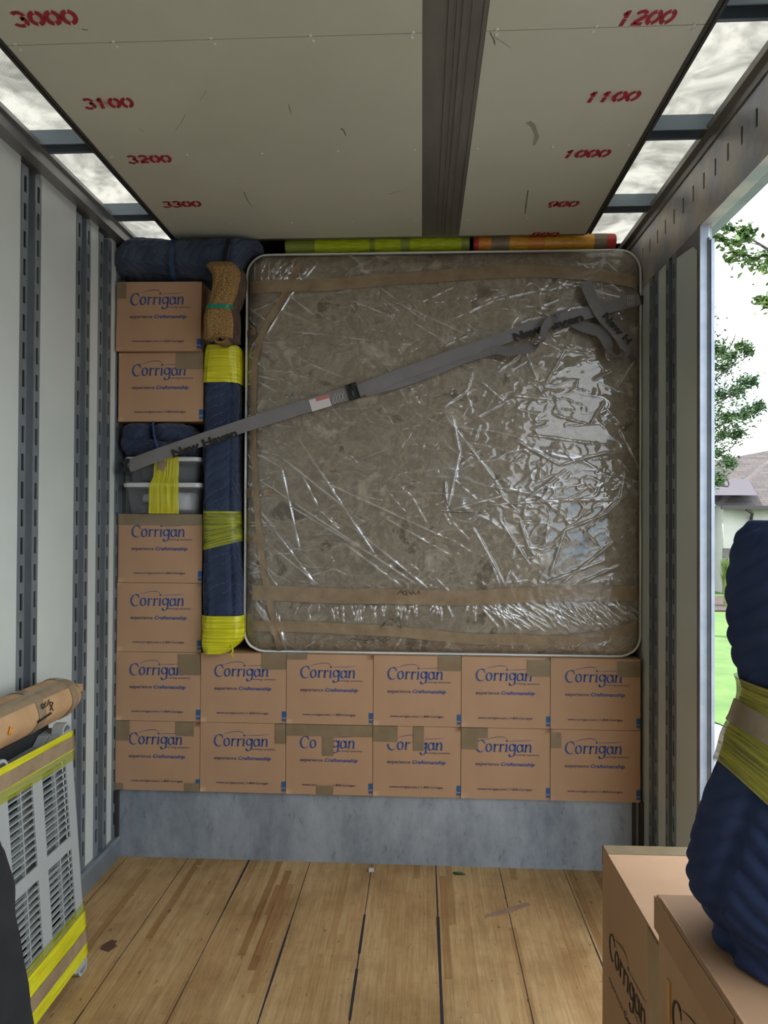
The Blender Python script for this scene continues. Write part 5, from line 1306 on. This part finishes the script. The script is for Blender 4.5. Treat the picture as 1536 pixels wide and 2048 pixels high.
def shband(v0, v1, slope, mat, w, name='stretch_wrap', par=tl, lab=None):
    mb = MB(); n = 24
    def f(s_, t):
        if s_ < .8: u = s_/.8*.472; ww = -w - .001*abs(noise.noise(Vector((u*30, t*4, v0*9))))
        else: u = .472 + w; ww = -w + (s_-.8)/.2*.16
        return SH(u, v0 + (v1-v0)*t + slope*(.47-u), ww)
    mb.grid(f, 40, 8, uvf=lambda a, b: (a*.6, b*.2)); mb.build(name, mat, par, None, lab)
shband(.790,.862,.035, M['yellow'], .0042); shband(.755,.795,.03, M['yellow_thin'], .0034); shband(.795,.842,.03, M['tape'], .0065, 'packing_tape', tl, 'brown tape over the wrap')
shband(.045,.205,-.02, M['yellow'], .0042); shband(.19,.235,-.02, M['yellow_thin'], .0034); shband(.092,.142,-.02, M['tape'], .0065, 'packing_tape', tl, 'brown tape over the wrap')
# rug roll -------------------------------------------------------------
RX, RZ, RR = -1.352, .967, .073
tr = thing('rug_roll', 'kraft paper wrapped rug roll marked RUG lying on top of the resin shelves', 'rolled rug', (RX, 2.2, RZ-RR))
RB = Vector(tr.location)
def rug(u, v, g=0):
    y = 1.55 + u*1.13; a = 2*PI*v
    r = RR + g; tail = max(0, (y-2.60)/.08); facet = 1 + .025*math.cos(6*a + 1.0) + .02*noise.noise(Vector((y*5, math.cos(a)*1.5, math.sin(a)*1.5)))
    r *= facet*(1 - .38*tail**1.6); cz = RZ - RR*.10*tail + .03*(2.2-y)*.6 + .012
    return (RX + r*math.cos(a) - RB.x + .01*tail, y - RB.y, max(cz + r*math.sin(a), .8875 if y > 2.09 else 0) - RB.z)
mb = MB(); mb.grid(lambda u, v: rug(u, v), 90, 40, uvf=lambda u, v: (u, v*.4)); n = 40
mb.add([rug(1, k/n) for k in range(n)], [tuple(range(n))]); mb.add([rug(0, k/n) for k in range(n)], [tuple(range(n))])
mb.build('kraft_wrapping', M['kraft'], tr)
mb = MB(); mb.grid(lambda u, v: rug(u*.995, .10+.10*v, .0016), 90, 8); mb.build('packing_tape', M['tape'], tr, None, 'lengthwise brown tape')
for uc in (.70, .905): mb = MB(); mb.grid(lambda u, v: rug(uc+.042*u, v, .0022), 4, 40); mb.build('packing_tape', M['tape'], tr, None, 'brown tape ring')
mb = MB(); vs = [rug(1, .02), rug(1, .12), rug(1, .22)]; c = Vector(rug(1, .1))
mb.add([c+Vector((-.03,-.002,.018)), c+Vector((.005,.018,.012)), c+Vector((.0,.03,-.018)), c+Vector((-.035,.004,-.02))], [(0,1,2,3)]); mb.build('paper_fold', M['kraft'], tr)
def on_rug(px, py, g=.0032):
    r = RM @ Vector(((px-CXP)/F_PX, -(py-CYP)/F_PX, -1)); t = 2.2
    for _ in range(60):
        p = CAM + r*t; cz = RZ + .03*(2.2-p.y)*.6 + .012; d = math.hypot(p.x-RX, p.z-cz) - (RR*1.03+g)
        t += d*.8
        if abs(d) < 1e-5: break
    return p
def rug_stroke(lns, w=.0035):
    mb = MB()
    for ln in lns:
        pts = [on_rug(a/2.81, 1320+b/2.81) - RB for a, b in ln]
        mb.tube(pts, w/2, 5)
    return mb
rug_stroke([[(284,284),(298,240)],[(298,240),(282,236),(278,248),(292,262)],[(290,262),(300,284)],[(276,222),(268,250),(258,262),(250,256),(256,236)],[(248,248),(236,248),(232,262),(242,274),(250,266),(240,262)]]).build('marker_writing', M['marker'], tr, None, 'black handwritten RUG')
rug_stroke([[(210+k*9, 355-k*6),(214+k*9, 340-k*6),(218+k*9, 352-k*6)] for k in range(9)], .003).build('marker_writing', M['marker'], tr, None, 'black handwriting near the underside')
rug_stroke([[(70,380),(58,418)],[(62,372),(50,420)]], .006).build('orange_mark', simple('orange_sticker', rgb(226,150,50), .5), tr, None, 'orange mark')
# black soft thing bottom left
mb = MB()
def bk(z, xr, xl=-1.40, yc=1.66, ry=.17): return (z, (xr+xl)/2, yc, (xr-xl)/2, ry)
loft(mb, [bk(.004,-.90), bk(.2,-.94), bk(.44,-.985), bk(.63,-1.015), bk(.75,-1.035), bk(.80,-1.05), bk(.822,-1.08,ry=.15), bk(.828,-1.16,ry=.08)], 56, ex=4.0, amp=.012, fr=4, seed=2)
props(mb.build('black_pad_bundle', M['black_pad']), 'black fabric covered object in the dark lower left corner', 'bundle')

# ---------------------------------------------------------------- cartons on the right
def plain_box(mb, w, d, h, mi=0): mb.box((0, -d, 0), (w, 0, h), mi)
t = thing('tall_carton', 'tall carton with glossy tape round its top edge, standing before the right wall', 'box', (.487, 1.95, 0), .012)
mb = MB(); mb.box((0,-.46,0),(.53,0,.768)); mb.build('box_body', M['cardboard'], t, bevel=.003)
mb = MB(); mb.box((.001,-.458,.7682),(.262,-.002,.7712)); mb.box((.264,-.458,.7682),(.529,-.002,.7712)); mb.build('top_flap', M['cardboard'], t, bevel=.001)
mb = MB()
mb.grid(lambda u, v: (.002+.527*u, -.048+.05*v, .7722+.0006*nz(u*20, v*4)), 40, 4, smooth=False); mb.grid(lambda u, v: (.23+.06*v, -.455*u, .7724+.0006*nz(u*20, v*4)), 40, 4, smooth=False)
mb.add([(.0,.002,.772),(.53,.002,.772),(.53,.003,.72),(.0,.003,.72)], [(0,1,2,3)]); mb.build('packing_tape', M['tape_clear'], t, None, 'glossy clear brown tape')
mb = MB(); mb.add([(-.0022,-.37,.768),(-.0022,-.46,.768),(-.0022,-.46,.30),(-.0022,-.44,.42),(-.0022,-.385,.60)], [(0,1,2,3,4)]); mb.build('packing_tape', M['tape_clear'], t, None, 'smoky tape patch on the side')
mb = MB(); P = lambda u, v: (-.0014, -.05-u, v)
corrigan_on(mb, P, .02, .31, .53, 0, None, .042); text_on(mb, 'moving systems', P, .21, .335, .513, .0075, 0, .25); text_on(mb, 'experience', P, .02, .14, .46, .0125); text_on(mb, 'Craftsmanship', P, .15, .325, .46, .013, 0, .25, .028)
text_on(mb, 'www.corrigan.com | 1-800-Corrigan', P, .03, .31, .33, .009, 0, .25, .008)
mb.build('printed_lettering', M['print_black'], t, None, 'dark printed lettering')
t = thing('lidded_carton', 'nearest carton, carrying the blue wrapped item in the lower right corner', 'box', (.466, 1.45, 0), .012)
mb = MB(); mb.box((.004,-.62,0),(.55,-.004,.84)); mb.build('box_body', M['cardboard'], t, bevel=.003)
mb = MB(); mb.box((0,-.624,.828),(.554,0,.903)); mb.build('box_lid', M['cardboard'], t, bevel=.004)
mb = MB(); mb.box((-.003,-.35,.836),(-.0015,-.0,.900)); mb.build('side_flap', mottled('flap_card', rgb(160,124,92), rgb(172,134,102), scale=4, rough=.85), t, None, 'folded cardboard flap')
mb = MB()
for z_, y0, y1 in ((.9045,-.62,-.36),):
    mb.tube([(.004,-.02,.9035),(.005,-.2,.9045),(.004,-.4,.9045),(.003,-.62,.9035)], .0026, 6)
mb.build('folded_edge', M['cardboard'], t)
mb = MB(); mb.box((.001,-.075,.70),(.0045,-.06,.775)); mb.build('hand_hole', simple('orange_liner', rgb(196,150,84), .6), t, None, 'pale orange slot in the side')
mb = MB(); P = lambda u, v: (.0026, -.05-u, v); corrigan_on(mb, P, .03, .31, .70, 0, None, .042); mb.build('printed_lettering', M['print_black'], t, None, 'dark printed lettering')
mb = MB(); mb.grid(lambda u, v: (.0022-.0004*nz(u*12,v*9), -.2-.1*u-.05*v, .35+.46*v), 4, 30, smooth=False); mb.build('packing_tape', M['tape_clear'], t, None, 'smoky tape on the side')

# ---------------------------------------------------------------- blanket wrapped item on the lidded carton
IY, IX = 1.27, .735
prof = [(1040,1518),(1050,1493),(1065,1477),(1085,1468),(1110,1464),(1180,1452),(1280,1453),(1340,1464),(1380,1479),(1410,1479),(1450,1466),(1490,1446),(1530,1437),(1570,1424),(1620,1404),(1690,1384),(1750,1369),(1795,1367),(1830,1385),(1862,1412)]
pz = []; 
for y, x in prof: p = pw(x, y, Y=IY-.02); pz.append((p.z, IX - p.x))
pz = pz[::-1]; zz = np.array([p[0] for p in pz]); rr = np.array([p[1] for p in pz]); ZB = .908
zs_ = np.concatenate([[ZB], zz[zz > ZB+.01]]); rs_ = np.interp(zs_, zz, rr) - .018
def rad_at(z): return float(np.interp(z, zs_, rs_))
def item(a, z, g=0, q=.007, fold=True):
    r = rad_at(z); ca, sa = sup(a, 2.05); U = a*.28; w = tri_w(U+10, .22)
    d = 0
    if fold:
        k = min(1, max(0, (1.52-z)/.02, 0)) if False else 1
        d = q*(abs(math.sin(PI*(z + w*.28 + .02*noise.noise(Vector((math.cos(a)*2, math.sin(a)*2, z*5))))/.036))**.7 - .6)
        for a0, dr, w0, dp in ((-2.1, .5, .10, .028), (-1.35, -.7, .08, .022), (-2.7, .9, .07, .012), (-1.7, 1.6, .06, .014)):
            da = math.atan2(math.sin(a-a0-dr*(z-1.2)), math.cos(a-a0-dr*(z-1.2))); d -= dp*math.exp(-(da/w0)**2)*(1 if z < 1.33 else .35)
        d += -.006 + .010*noise.noise(Vector((math.cos(a)*2, math.sin(a)*2, z*4)))
    return Vector((IX + (r+d+g)*ca, IY + (min(r*.78, .2)+d+g)*sa, z))
tw = thing('wrapped_item', 'large deep navy quilted bundle cinched by yellow wrap, standing in the side door opening', 'wrapped furniture', (IX, IY, ZB)); WB = Vector(tw.location)
mb = MB(); ztop = zs_[-1]-.012
def f(u, v):
    a = 2*PI*u + PI/2
    if v < .82: z = ZB + (ztop-ZB)*(v/.82); p = item(a, z)
    else:                    # rolled-over lip and the hollow inside
        k = (v-.82)/.18; p = item(a, ztop); c = Vector((IX, IY, p.z)); s_ = 1 - .62*k; lift = .012*math.sin(min(1, k*4)*PI) - .10*max(0, k-.22) + .14*max(0, k-.6)
        p = c + (p-c)*s_; p.z += lift + .004*math.sin(a*5+k*9)*k
    return p - WB
mb.grid(f, 150, 190, uvf=lambda u, v: (u*1.5, v*.85)); mb.add([f(k/40, 0) for k in range(40)][::-1], [tuple(range(40))])
mb.build('quilted_pad', M['blanket_plain'], tw)
def wband(ztl, ztr, zbl, zbr, g, mat, name, lab):
    """band between slanted limits (left edge, centre-near side)"""
    mb = MB()
    def f(u, v):
        a = 2*PI*u + PI/2; s_ = .5 - .5*math.cos(a+PI) if False else (1+math.cos(a))/2
        s_ = min(.58, s_); zt = ztl + (ztr-ztl)*s_*2; zb = zbl + (zbr-zbl)*s_*2; z = zb + (zt-zb)*v
        p = item(a, z, g, 0, False); return p - WB + Vector((0, 0, 0))
    mb.grid(f, 90, 14, uvf=lambda u, v: (u*1.2, v*.3)); mb.build(name, mat, tw, None, lab)
Zp = lambda y: pw(1460, y, Y=IY-.02).z
wband(Zp(1362), Zp(1405), Zp(1535), Zp(1735), .004, M['wrap_amber'] if 'wrap_amber' in M else M['yellow_thin2'], 'stretch_wrap', 'yellow stretch wrap round the waist')
wband(Zp(1410), Zp(1505), Zp(1455), Zp(1560), .0065, M['tape'], 'packing_tape', 'brown tape over the yellow wrap')
# ---------------------------------------------------------------- outdoors through the side door
GZ = -1.1
mb = MB(); mb.add([(-60,-60,GZ-.02),(120,-60,GZ-.02),(120,160,GZ-.02),(-60,160,GZ-.02)], [(0,1,2,3)]); struct('driveway', mb, M['asphalt'], 'pale driveway beside the van')
# lawn: edge follows the kerb line seen at the door
e0, e1 = pw(1425,1440,Z=GZ), pw(1490,1500,Z=GZ); d = (e1-e0).normalized()
a, b = e0 - d*60, e1 + d*60
mb = MB(); mb.add([(-40,17,GZ),(1.5,12.6,GZ),(3.6,10.9,GZ),(4.05,9.95,GZ),(4.15,9.4,GZ),(4.8,8.7,GZ),(7,8.0,GZ),(60,7,GZ),(110,150,GZ),(-60,150,GZ)], [tuple(range(10))]); struct('lawn', mb, M['grass'], 'sunlit green lawn')
rg = random.Random(21)
def blades(mb, x0, x1, y0, y1, n, h, w, lean=.35, z=GZ):
    for _ in range(n):
        x, y = rg.uniform(x0, x1), rg.uniform(y0, y1); hh = h*rg.uniform(.55, 1.1); a = rg.uniform(0, 2*PI); l = lean*hh*rg.uniform(.2, 1); dx, dy = math.cos(a), math.sin(a)
        px_, py_ = -dy*w, dx*w
        mb.add([(x-px_,y-py_,z),(x+px_,y+py_,z),(x+dx*l*.35+px_*.8,y+dy*l*.35+py_*.8,z+hh*.6),(x+dx*l*.35-px_*.8,y+dy*l*.35-py_*.8,z+hh*.6),(x+dx*l,y+dy*l,z+hh*.95)], [(0,1,2,3),(3,2,4)])
mb = MB(); mb.prism([(8.6,22.2),(13.5,22.4),(14.5,26.5),(9,26.5)], GZ, GZ+.05, 'z'); struct('planting_bed', mb, M['mulch'], 'brown mulch bed in front of the house')
for k, (x, y, s_) in enumerate(((9.75,23.3,1.0),(10.5,23.6,1.1),(11.3,23.4,1.0),(8.9,23.9,1.1),(12.1,23.8,1.1))):
    mb = MB()
    for _ in range(420):
        a = rg.uniform(0, 2*PI); r = rg.uniform(0, .12); l = rg.uniform(.1, .34)*s_; h = rg.uniform(1.1, 1.75)*s_; w = .012
        dx, dy = math.cos(a), math.sin(a); q = [(x+dx*(r+l*t**1.8), y+dy*(r+l*t**1.8), GZ+.05+h*math.sin(min(1, t)*PI*.5)*(1-.12*t*t)) for t in (0,.4,.75,1)]
        vs = []
        for i, p in enumerate(q):
            ww = w*(1-.8*i/3); vs += [(p[0]-dy*ww, p[1]+dx*ww, p[2]), (p[0]+dy*ww, p[1]-dx*ww, p[2])]
        mb.add(vs, [(2*i,2*i+1,2*i+3,2*i+2) for i in range(3)])
    lab = ['ornamental grass clump beside the door jamb', 'ornamental grass clump partly behind the navy bundle', 'ornamental grass clump hidden mostly by the navy bundle', 'ornamental grass clump at the left end of the bed', 'ornamental grass clump at the right end of the bed'][k]
    props(mb.build('ornamental_grass', M['grass_tall']), 'tall green ' + lab, 'grass clump', 'ornamental grasses before the house')
# house
th = thing('house', 'cream stucco house with grey-brown shingle roof beyond the lawn', 'house', (14, 28, GZ)); HB = Vector(th.location)
def hb(mb, name, mat, lab=None, **k): mb.v = [tuple(Vector(v)-HB) for v in mb.v]; return mb.build(name, mat, th, None, lab, **k)
xa, xb = pw(1447,1000,Y=28).x, 24
mb = MB(); mb.box((4,28.9,GZ),(xa,36,2.55)); mb.box((xa,28,GZ),(xb,36,2.28)); hb(mb, 'wall', M['stucco'])
mb = MB(); mb.box((3.95,28.82,GZ),(xa,28.9,.62)); mb.box((xa-.04,27.94,GZ),(xb,28,.62)); hb(mb, 'stone_base', M['stone'], 'pale stone base course')
w0, w1 = pw(1422,1018,Y=28.9), pw(1430,1066,Y=28.9)
mb = MB(); mb.box((w0.x-1.0,28.86,w1.z),(w1.x+.06,28.92,w0.z)); wf = hb(mb, 'window', M['stucco'], 'white framed window')
mb = MB()
for k in range(4): mb.box((w0.x-.95+k*.29,28.85,w1.z+.06),(w0.x-.72+k*.29,28.858,w0.z-.06))
mb.v = [tuple(Vector(v)-HB) for v in mb.v]; mb.build('pane', M['glass'], wf)
def roofq(mb, pts, uv):  mb.add(pts, [tuple(range(len(pts)))], 0, uv)
mb = MB()
def rface(mb, pts):   # uv by plane-local metres
    p = [Vector(q) for q in pts]; U = (p[1]-p[0]).normalized(); Nn = U.cross(p[-1]-p[0]).normalized(); V = Nn.cross(U)
    mb.add(pts + [tuple(Vector(q)+Vector((0,0,-.12))) for q in pts], [tuple(range(len(pts)))], 0, [((q-p[0]).dot(U), (q-p[0]).dot(V)) for q in p]*2)
rface(mb, [(xa-.3,27.5,2.2),(xb+.5,27.5,2.2),(xb,32,4.9),(15.9,32,4.9)])
rface(mb, [(3.5,28.5,2.5),(xa+.4,28.5,2.5),(15.9,32,4.9),(10,32,3.6)])
rface(mb, [(xa-.3,27.5,2.2),(15.9,32,4.9),(15.7,32.05,4.9),(xa-.3,28.6,2.35)])
hb(mb, 'roof', M['shingle'])
mb = MB(); rface(mb, [(xa-.9,27.2,2.62),(xa+.9,27.2,2.62),(xa+1.6,29.5,3.35),(xa-.2,29.5,3.35)]); hb(mb, 'porch_roof', simple('purple_grey_shingle', rgb(60,54,62), .85), 'darker purple-grey lower roof')
mb = MB(); mb.box((xa-.3,27.42,2.1),(xb,27.52,2.24)); mb.box((3.5,28.42,2.4),(xa+.4,28.52,2.54)); hb(mb, 'gutter', M['gutter'])
g = pw(1505,1015,Y=27.8); mb = MB(); mb.tube([(g.x-.35,27.5,2.1),(g.x-.1,27.6,1.95),(g.x,27.9,1.8),(g.x,27.9,GZ)], .06, 8); mb.box((g.x-.12,27.82,1.35),(g.x+.12,27.98,1.6)); hb(mb, 'downspout', M['gutter'])
# trees
def leaves(mb, centers, n, size, sq=1.0):
    for _ in range(n):
        c, r = rg.choice(centers); v = Vector((rg.gauss(0,1), rg.gauss(0,1), rg.gauss(0,1)*sq)).normalized()*r*abs(rg.gauss(0, .75)); p = Vector(c)+v
        a = Vector((rg.gauss(0,1), rg.gauss(0,1), rg.gauss(0,.5))).normalized(); b = a.cross(Vector((rg.gauss(0,.5), rg.gauss(0,.5), 1))).normalized(); s_ = size*rg.uniform(.6, 1.2)
        dn = a.cross(b)*s_*.12
        mb.add([p-a*s_*.5, p-a*s_*.1+b*s_*.26+dn, p+a*s_*.28+b*s_*.2+dn, p+a*s_*.6, p+a*s_*.28-b*s_*.2+dn, p-a*s_*.1-b*s_*.26+dn], [(0,1,2,3),(0,3,4,5)])
def tree(name, label, base, trunk, branches, blobs, n, size, mat, sq=.8):
    t = thing(name, label, 'tree', base); B = Vector(base); mb = MB()
    mb.tube([Vector(p)-B for p in trunk[0]], trunk[1], 10); 
    mb.build('trunk', M['bark'], t)
    mb = MB()
    for pts, r0, r1 in branches:
        q = smooth_pts(pts, 4); mb.tube([Vector(p)-B for p in q], [r0+(r1-r0)*i/(len(q)-1) for i in range(len(q))], 6)
    mb.build('branches', M['bark'], t)
    mb = MB(); leaves(mb, [(tuple(Vector(c)-B), r) for c, r in blobs], n, size, sq); mb.build('leaves', mat, t, 'stuff')
TY = 18
Tp = lambda x, y: tuple(pw(x, y, Y=TY + rg.uniform(-.6, .6)))
bl = [(Tp(x, y), r) for x, y, r in ((1400,640,.28),(1408,690,.4),(1440,700,.3),(1462,712,.24),(1480,692,.16),(1495,700,.12),(1415,740,.42),(1450,735,.22),(1400,790,.5),(1440,790,.34),(1470,782,.28),(1492,764,.2),(1505,762,.12),(1420,830,.42),(1455,835,.34),(1485,828,.26),(1505,820,.2),(1518,812,.12),(1410,870,.45),(1445,868,.36),(1475,868,.24),(1400,910,.4),(1432,905,.28),(1455,920,.16),(1462,926,.1),(1405,945,.3),(1430,960,.16),(1436,958,.14),(1380,700,.6),(1380,800,.7),(1380,880,.6),(1350,740,.8),(1350,850,.8),(1330,640,.7))]
tx = pw(1352, 1100, Y=TY).x
tree('tree', 'leafy green tree just past the door jamb, in front of the house roof', (tx, TY, GZ), ([(tx,TY,GZ),(tx+.05,TY,1.5),(tx-.05,TY,4),(tx+.1,TY,6.6)], [.16,.13,.09,.03]),
     [([(tx,TY,z), (tx+.6,TY+.1,z+.35), (tx+1.25,TY,z+e), (tx+2.0*f_,TY-.1,z+e+.35)], .04, .008) for z, e, f_ in ((2.3,.2,.55),(2.9,.5,.75),(3.4,.7,.95),(3.9,.8,1.0),(4.5,.9,.9),(5.1,.8,.7))] + [([(tx,TY,z),(tx-.7,TY,z+.5),(tx-1.3,TY,z+.7)], .04, .01) for z in (2.6,3.6,4.8)],
     bl, 15000, .10, M['leaf_dark'])
NY = 6.5
Np = lambda x, y: tuple(pw(x, y, Y=NY + rg.uniform(-.15, .15)))
bl = [(Np(x, y), r) for x, y, r in ((1440,440,.03),(1452,452,.05),(1466,458,.05),(1482,462,.06),(1498,462,.06),(1430,475,.03),(1445,478,.05),(1460,488,.06),(1478,482,.07),(1492,478,.06),(1470,505,.06),(1485,510,.08),(1500,520,.09),(1515,515,.10),(1530,510,.11),(1545,520,.14),(1460,520,.04),(1525,535,.07),(1515,597,.03),(1528,600,.04),(1534,612,.05),(1550,600,.08),(1570,560,.2),(1580,480,.2),(1620,520,.3),(1650,600,.3))]
e = Vector(pw(1620, 520, Y=NY)); bx = e.x + 1.6
tree('tree', 'nearest tree, its leafy branch hanging into the top of the door opening', (bx, NY+.6, GZ), ([(bx,NY+.6,GZ),(bx,NY+.6,1.5),(bx+.1,NY+.5,5.0)], [.13,.11,.06]),
     [([(bx,NY+.5,3.0), (e.x+.6,NY+.2,4.0), tuple(e), Np(1560,512), Np(1525,492), Np(1490,470), Np(1448,448)], .03, .003), ([Np(1560,512), Np(1520,520), Np(1480,508), Np(1462,520)], .006, .002), ([Np(1525,492), Np(1480,480), Np(1432,474)], .005, .002), ([tuple(e), Np(1560,590), Np(1512,597)], .008, .002)],
     bl, 1300, .062, M['leaf'])
